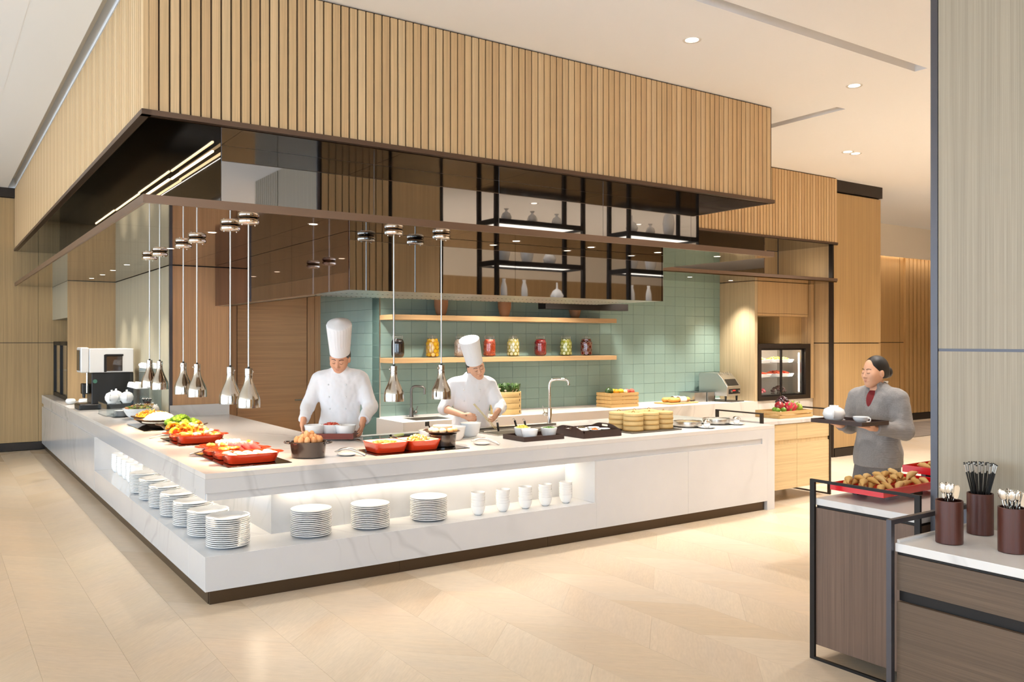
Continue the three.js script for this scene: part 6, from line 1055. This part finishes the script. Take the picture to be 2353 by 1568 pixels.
// basis: y axis along dir, z axis (palm) as close to palm as possible
function frame(at, dir, palm) { const y = V(...dir).normalize(), z = V(...palm); z.addScaledVector(y, -z.dot(y)).normalize(); const x = y.clone().cross(z); return new THREE.Matrix4().makeBasis(x, y, z).setPosition(...at); }
function headMatrix(at, pitch, yaw, roll, s = 1) { return new THREE.Matrix4().compose(V(...at), new THREE.Quaternion().setFromEuler(new THREE.Euler(pitch, yaw, roll, 'YXZ')), V(s, s, s)); }
const baked = (g, m) => { g = Array.isArray(g) ? join(g) : g.clone(); g.applyMatrix4(m); return g; };
function toque(h, peak) {
  const n = 72, rows = 14, pos = [], idx = [];
  const ring = (t, r, y) => { for (let i = 0; i < n; i++) { const a = i / n * 6.2832, pl = t > 0.3 && t <= 1 ? 0.0022 * Math.sin(a * 26) : t <= 0.3 ? 0.0015 : 0, k = r + pl; pos.push(Math.sin(a) * k * (0.9 + 0.1 * Math.min(1, t)), y + 0, Math.cos(a) * k * 1.12); } };
  for (let r = 0; r <= rows; r++) { const t = r / rows; ring(t, 0.0895 + 0.012 * t, h * t); }
  ring(1.01, 0.096, h + peak * 0.3); ring(1.02, 0.06, h + peak * 0.55); ring(1.03, 0.02, h + peak * 0.9);
  for (let r = 0; r < rows + 3; r++) for (let i = 0; i < n; i++) { const a = r * n + i, b = r * n + (i + 1) % n; idx.push(a, b, a + n, b, b + n, a + n); }
  const k = pos.length / 3; pos.push(0, h + peak, 0); for (let i = 0; i < n; i++) idx.push((rows + 3) * n + i, (rows + 3) * n + (i + 1) % n, k);
  const g = new THREE.BufferGeometry(); g.setAttribute('position', new THREE.Float32BufferAttribute(pos, 3)); g.setIndex(idx); g.computeVertexNormals(); g.translate(0, 0.052, -0.008); return g;
}
function person(o) {
  const t = thing('person', o.label, 'person', o.pos, o.turn);
  const { L, R, s = 1, hip = 0.92, sh = 1.42, lean = 0 } = o, hm = headMatrix(o.head, o.pitch, o.yaw, o.roll, o.headSize), nb = [0, sh + 0.02, lean - 0.015], nh = [o.head[0] * 0.8, o.head[1] - 0.08, o.head[2] - 0.025];
  const w = o.wide ?? 1, legs = o.legs ?? [[-0.1, 0.0], [0.1, 0.0]];
  const torso = (x, y, z, p) => {
    const zl = z - lean * Math.max(0, Math.min(1, (y - hip) / (sh - hip)));
    let d = ell(x, y, zl, [0, sh - 0.15, 0], [0.178 * w + p, 0.2, 0.115 + p]);
    d = smin(d, ell(x, y, zl, [0, hip + 0.14, 0], [0.152 * w + p, 0.2, 0.105 + p]), 0.08); d = smin(d, ell(x, y, zl, [0, hip - 0.02, -0.005], [0.172 * w + p, 0.15, 0.12 + p]), 0.08);
    d = smin(d, cap(x, y, zl, [-0.15 * w, sh - 0.035, -0.01], [0.15 * w, sh - 0.035, -0.01], 0.062 + p), 0.07);
    return d;
  };
  const arm = (x, y, z, A, p) => smin(cap(x, y, z, A.s, A.e, 0.054 + p, 0.044 + p), cap(x, y, z, A.e, A.w, 0.042 + p, 0.027 + p * 0.6), 0.03);
  const leg = (x, y, z, i, p) => { const [lx, lz] = legs[i], sx = i ? 1 : -1, k = [lx * 0.95, 0.5, lz * 0.55 + 0.03], a = [lx, 0.08, lz]; return smin(cap(x, y, z, [sx * 0.085, hip - 0.06, 0], k, 0.083 + p, 0.056 + p), cap(x, y, z, k, a, 0.054 + p, 0.04 + p), 0.03); };
  const body = nets((x, y, z) => { let d = torso(x, y, z, -0.008); d = smin(d, cap(x, y, z, nb, nh, 0.053, 0.049), 0.05); d = smin(d, arm(x, y, z, L, 0), 0.03); d = smin(d, arm(x, y, z, R, 0), 0.03); for (const i of [0, 1]) d = smin(d, leg(x, y, z, i, 0), 0.04); return d; }, [-0.5, 0.03, -0.3], [0.5, 1.62, 0.62], 0.013);
  part(t, 'body', [body, baked(headGeo(o.faceWide ?? 1), hm), baked(handGeo(L.mirror, L.curl, 0.05, L.thumb), frame(L.w, L.dir, L.palm)), baked(handGeo(R.mirror, R.curl, 0.05, R.thumb), frame(R.w, R.dir, R.palm))], o.skin);
  const fold = (x, y, z) => 0.0045 * noise(x * 13 + 5, y * 9, z * 13) + 0.003 * noise(x * 28, y * 22, z * 28);
  const sleeve = (x, y, z, A, p) => { const e = A.sleeve ?? 0.9, m = [A.e[0] + (A.w[0] - A.e[0]) * e, A.e[1] + (A.w[1] - A.e[1]) * e, A.e[2] + (A.w[2] - A.e[2]) * e]; let d = smin(cap(x, y, z, A.s, A.e, 0.068 + p, 0.06 + p), cap(x, y, z, A.e, m, 0.058 + p, 0.045 + p), 0.035); const dx = A.w[0] - A.e[0], dy = A.w[1] - A.e[1], dz = A.w[2] - A.e[2], l = Math.hypot(dx, dy, dz); return smax(d, ((x - m[0]) * dx + (y - m[1]) * dy + (z - m[2]) * dz) / l, 0.006); };
  const hem = o.hem ?? 0.74;
  const jacket = nets((x, y, z) => {
    let d = torso(x, y, z, 0.016); d = smin(d, cap(x, y, z, [0, hip - 0.02, 0], [0, hem + 0.02, 0], 0.14, 0.15) * 0.9, 0.12);
    d = smin(d, sleeve(x, y, z, L, 0.004), 0.035); d = smin(d, sleeve(x, y, z, R, 0.004), 0.035);
    d = smin(d, cap(x, y, z, [0, sh - 0.02, lean - 0.012], [0, sh + 0.035, lean + 0.004], 0.09, 0.081), 0.03);
    if (x > -0.065 && z > 0) d -= 0.004 * Math.min(1, (x + 0.065) / 0.006);
    d += fold(x, y, z); d = smax(d, -(y - hem), 0.006);
    const zc = lean + 0.03; d = smax(d, -cap(x, y, z, [0, sh + 0.0, zc - 0.02], [0, sh + 0.16, zc - 0.02], 0.054), 0.006);
    if (o.neckV) d = smax(d, -(cap(x, y, z, [0, sh + 0.05, 0.13], [0, sh - 0.16, 0.16], 0.075, 0.012)), 0.006);
    return d;
  }, [-0.5, hem - 0.04, -0.3], [0.5, sh + 0.14, 0.62], 0.0115);
  part(t, 'jacket', jacket, o.cloth, o.jacketLabel);
  part(t, 'trousers', nets((x, y, z) => { let d = smin(torso(x, y, z, 0.002), smin(leg(x, y, z, 0, 0.016), leg(x, y, z, 1, 0.016), 0.03), 0.04); d = smax(d, y - hip - 0.06, 0.01); return smax(d, 0.07 - y, 0.008); }, [-0.4, 0.04, -0.3], [0.4, hip + 0.1, 0.4], 0.015), o.trousers);
  for (const i of [0, 1]) part(t, 'shoe', ball(legs[i][0], 0.045, legs[i][1] + 0.05, 0.047, 0.045, 0.13), M.shoe);
  const hair = nets((x, y, z) => { let d = ell(x, y, z, [0, 0.036, -0.02], [0.083, 0.104, 0.1]); d = smin(d, ell(x, y, z, [0, -0.01, -0.06], [0.068, 0.07, 0.055]), 0.03); d = smax(d, (z - 0.045 - 0.9 * (y - 0.03)) * 0.72 + (y < 0.07 ? 0.0 : -0.02), 0.01); return smax(d, -(y + 0.045 - Math.max(0, z) * 0.6), 0.01); }, [-0.11, -0.1, -0.15], [0.11, 0.16, 0.12], 0.006);
  part(t, 'hair', baked(hair, hm), M.hair);
  if (o.bun) part(t, 'hair_bun', baked(bumpy(ball(0, 0, 0, 0.045, 0.045, 0.035, 18, 14), 0.08, 40), hm.clone().multiply(new THREE.Matrix4().makeTranslation(0, 0.0, -0.125))), M.hair);
  part(t, 'lips', baked(lipGeo(), hm), M.lip); for (const s2 of [1, -1]) { part(t, 'eyebrow', baked(browGeo(s2), hm), M.hair); part(t, 'eyelid_line', baked(lidGeo(s2), hm), M.hair); }
  if (o.hat) part(t, 'chef_hat', baked(toque(o.hat, o.peak ?? 0), hm), M.hatCloth, 'tall white pleated chef hat');
  if (o.collar) for (const s2 of [1, -1]) { const g = new THREE.LatheGeometry([[0.083, 0], [0.081, 0.002], [0.072, 0.048], [0.074, 0.05], [0.0765, 0.048], [0.085, 0.002], [0.083, 0]].map(([a, b]) => new THREE.Vector2(a, b)), 24, s2 > 0 ? 0.2 : Math.PI + 0.02, Math.PI - 0.22); g.scale(1, 1, 1.02); g.rotateX(0.22); g.translate(0, sh + 0.002, lean + 0.002); part(t, 'collar', g, o.cloth); }
  for (const [bxx, by] of o.buttons ?? []) { let z = 0.26; while (z > 0 && torso(bxx, by, z, 0.016) > 0) z -= 0.002; part(t, 'button', ball(bxx, by, z + 0.008, 0.0085, 0.0085, 0.006, 12, 8), M.porcelain); }
  return t;
}
const btn = (sh, xs = [-0.085, 0.085], n = 4) => xs.flatMap((x) => Array.from({ length: n }, (_, i) => [x * (1 - 0.06 * i), sh - 0.09 - i * 0.115]));
const FACE = -D(34.46);
// man chef with the tray of bowls
person({
  label: 'man chef in white jacket and tall hat looking down at his tray', pos: [1.74, 0, -1.80], turn: FACE, skin: M.skin, cloth: M.cloth, trousers: M.shoe, wide: 1.06, hip: 0.96, sh: 1.475, lean: 0.045,
  head: [0.015, 1.632, 0.10], pitch: D(27), yaw: D(-3), roll: D(-5), headSize: 1.15, hat: 0.255, collar: true, peak: 0.05, buttons: btn(1.475),
  L: { s: [-0.205, 1.43, 0.02], e: [-0.30, 1.17, 0.07], w: [-0.275, 1.045, 0.35], dir: [0.05, -0.86, 0.5], palm: [1, 0, 0], mirror: -1, curl: 0.42, thumb: 0.5, sleeve: 0.86 },
  R: { s: [0.205, 1.43, 0.02], e: [0.30, 1.17, 0.07], w: [0.275, 1.045, 0.35], dir: [-0.05, -0.86, 0.5], palm: [-1, 0, 0], mirror: 1, curl: 0.42, thumb: 0.5, sleeve: 0.86 },
});
{
  const cx = 1.74 + Math.sin(FACE) * 0.47, cz = -1.80 + Math.cos(FACE) * 0.47, at = (x, z) => [cx + Math.cos(FACE) * x + Math.sin(FACE) * z, cz - Math.sin(FACE) * x + Math.cos(FACE) * z];
  const t = thing('serving_tray', 'red brown wooden tray held by the man chef', 'tray', [cx, 0.918, cz], FACE); part(t, 'body', boardTray(0.47, 0.25, 0.05, 0.012), M.trayRed);
  const b = lathe([[0.0001, 0.006], [0.045, 0.007], [0.075, 0.04], [0.092, 0.108], [0.095, 0.11], [0.095, 0.105], [0.08, 0.038], [0.053, 0.003], [0.0001, 0]], 36);
  [[-0.135, 0.02, 'left'], [0.145, 0.02, 'right'], [0.005, -0.035, 'middle']].forEach(([x, z, w]) => { const [X, Z] = at(x, z); const o = thing('serving_bowl', `${w} white bowl ${w === 'middle' ? 'of chopped tomato ' : ''}on the tray of the man chef`, 'bowl', [X, 0.928, Z], 0, 'bowls on the held tray'); part(o, 'body', b, M.porcelain); if (w === 'middle') stuffOf(part(o, 'filling', [mound(0.08, 0.08, 0.08, 0.12, C('#c23a22')), ...heap(40, () => tint(ball(0, 0, 0, 0.011, 0.008, 0.01, 7, 5), C(pick(['#d2452c', '#b9301d', '#e06a48']))), 0.075, 0.075, 0.1, 0.128)], M.vcWet)); else stuffOf(part(o, 'filling', [mound(0.08, 0.08, 0.07, 0.1, C('#f0ede6'))], M.vcWet)); });
}
// woman chef at the noodle cooker
person({
  label: 'woman chef in white jacket and hat stirring the noodle cooker', pos: [3.24, 0, -1.83], turn: FACE + 0.1, skin: M.skinPale, cloth: M.cloth, trousers: M.shoe, wide: 1.02, hip: 0.88, sh: 1.375, lean: 0.05,
  head: [0.045, 1.52, 0.10], pitch: D(17), yaw: D(20), roll: D(20), headSize: 1.06, hat: 0.255, collar: true, faceWide: 1.04, buttons: btn(1.375, [-0.085, 0.085], 4),
  L: { s: [-0.20, 1.33, 0.02], e: [-0.285, 1.085, 0.12], w: [-0.075, 1.03, 0.36], dir: [0.8, -0.05, 0.55], palm: [0.2, -0.3, -0.9], mirror: -1, curl: 1.15, thumb: 0.9, sleeve: 0.12 },
  R: { s: [0.20, 1.33, 0.02], e: [0.30, 1.10, 0.10], w: [0.25, 1.06, 0.36], dir: [-0.45, -0.6, 0.6], palm: [-0.6, 0.2, -0.6], mirror: 1, curl: 0.95, thumb: 0.8, sleeve: 0.82 },
});
single('cooking_chopsticks', 'long pale cooking chopsticks held by the woman chef', 'chopsticks', [bar([-0.05, 0.12, -0.06], [0.13, -0.16, 0.12], 0.0045, 0.003, 8), bar([-0.045, 0.125, -0.05], [0.145, -0.155, 0.12], 0.0045, 0.003, 8)], std({ color: '#e3cf9a', roughness: 0.6 }), [3.09, 1.035, -1.40], 0);
// waitress
{
  const wx = 4.74, wz = 1.95, turn = FACE - D(58);
  const t = person({
    label: 'waitress in grey suit walking past with a tea tray', pos: [wx, 0, wz], turn, skin: M.skinPale, cloth: M.suit, trousers: M.suitDark, hip: 0.9, sh: 1.385, hem: 0.80, neckV: true, wide: 0.9,
    head: [0, 1.545, 0.04], pitch: D(2), yaw: D(-14), roll: 0, bun: true, legs: [[-0.09, 0.2], [0.09, -0.16]],
    L: { s: [-0.19, 1.345, 0], e: [-0.25, 1.10, 0.02], w: [-0.15, 1.13, 0.27], dir: [0.25, 0.1, 0.95], palm: [0.1, 1, 0], mirror: 1, curl: 0.12, thumb: 0.1, sleeve: 0.9 },
    R: { s: [0.19, 1.345, 0], e: [0.25, 1.10, 0.02], w: [0.15, 1.13, 0.27], dir: [-0.25, 0.1, 0.95], palm: [-0.1, 1, 0], mirror: -1, curl: 0.12, thumb: 0.1, sleeve: 0.9 },
  });
  part(t, 'shirt', nets((x, y, z) => smax(ell(x, y, z, [0, 1.24, 0.0], [0.16, 0.2, 0.126]), cap(x, y, z, [0, 1.44, 0.1], [0, 1.2, 0.13], 0.08, 0.03), 0.01), [-0.12, 1.1, 0], [0.12, 1.45, 0.2], 0.008), M.redShirt, 'dark red blouse');
  const fw = (x, z) => [wx + Math.cos(turn) * x + Math.sin(turn) * z, wz - Math.sin(turn) * x + Math.cos(turn) * z], c = fw(0, 0.36);
  const tr = thing('tea_tray', 'dark wooden tray carried by the waitress', 'tray', [c[0], 1.158, c[1]], turn); part(tr, 'body', boardTray(0.46, 0.33, 0.03, 0.01), M.trayDark);
  const q = fw(-0.11, 0.40), p = thing('carried_teapot', 'round white teapot on the tray of the waitress', 'teapot', [q[0], 1.167, q[1]], turn + 2.2);
  part(p, 'body', lathe([[0.0001, 0], [0.045, 0], [0.075, 0.025], [0.086, 0.06], [0.075, 0.095], [0.045, 0.112], [0.034, 0.114], [0.034, 0.126], [0.0001, 0.126]], 32), M.porcelain); part(p, 'spout', tube([[0.075, 0.045, 0], [0.11, 0.07, 0], [0.12, 0.1, 0]], 0.011, 14), M.porcelain); part(p, 'handle', tube([[-0.07, 0.09, 0], [-0.115, 0.085, 0], [-0.11, 0.04, 0], [-0.078, 0.035, 0]], 0.007, 14), M.porcelain);
  const e = fw(0.09, 0.34), cu = thing('tea_cup', 'wide white tea cup on the tray of the waitress', 'cup', [e[0], 1.167, e[1]], turn); part(cu, 'body', lathe([[0.0001, 0.004], [0.03, 0.004], [0.055, 0.03], [0.06, 0.048], [0.062, 0.048], [0.058, 0.028], [0.034, 0], [0.0001, 0]], 28), M.porcelain); part(cu, 'handle', tube([[0.055, 0.04, 0], [0.08, 0.04, 0], [0.078, 0.018, 0], [0.05, 0.015, 0]], 0.005, 12), M.porcelain);
}

renderer.render(scene, camera);
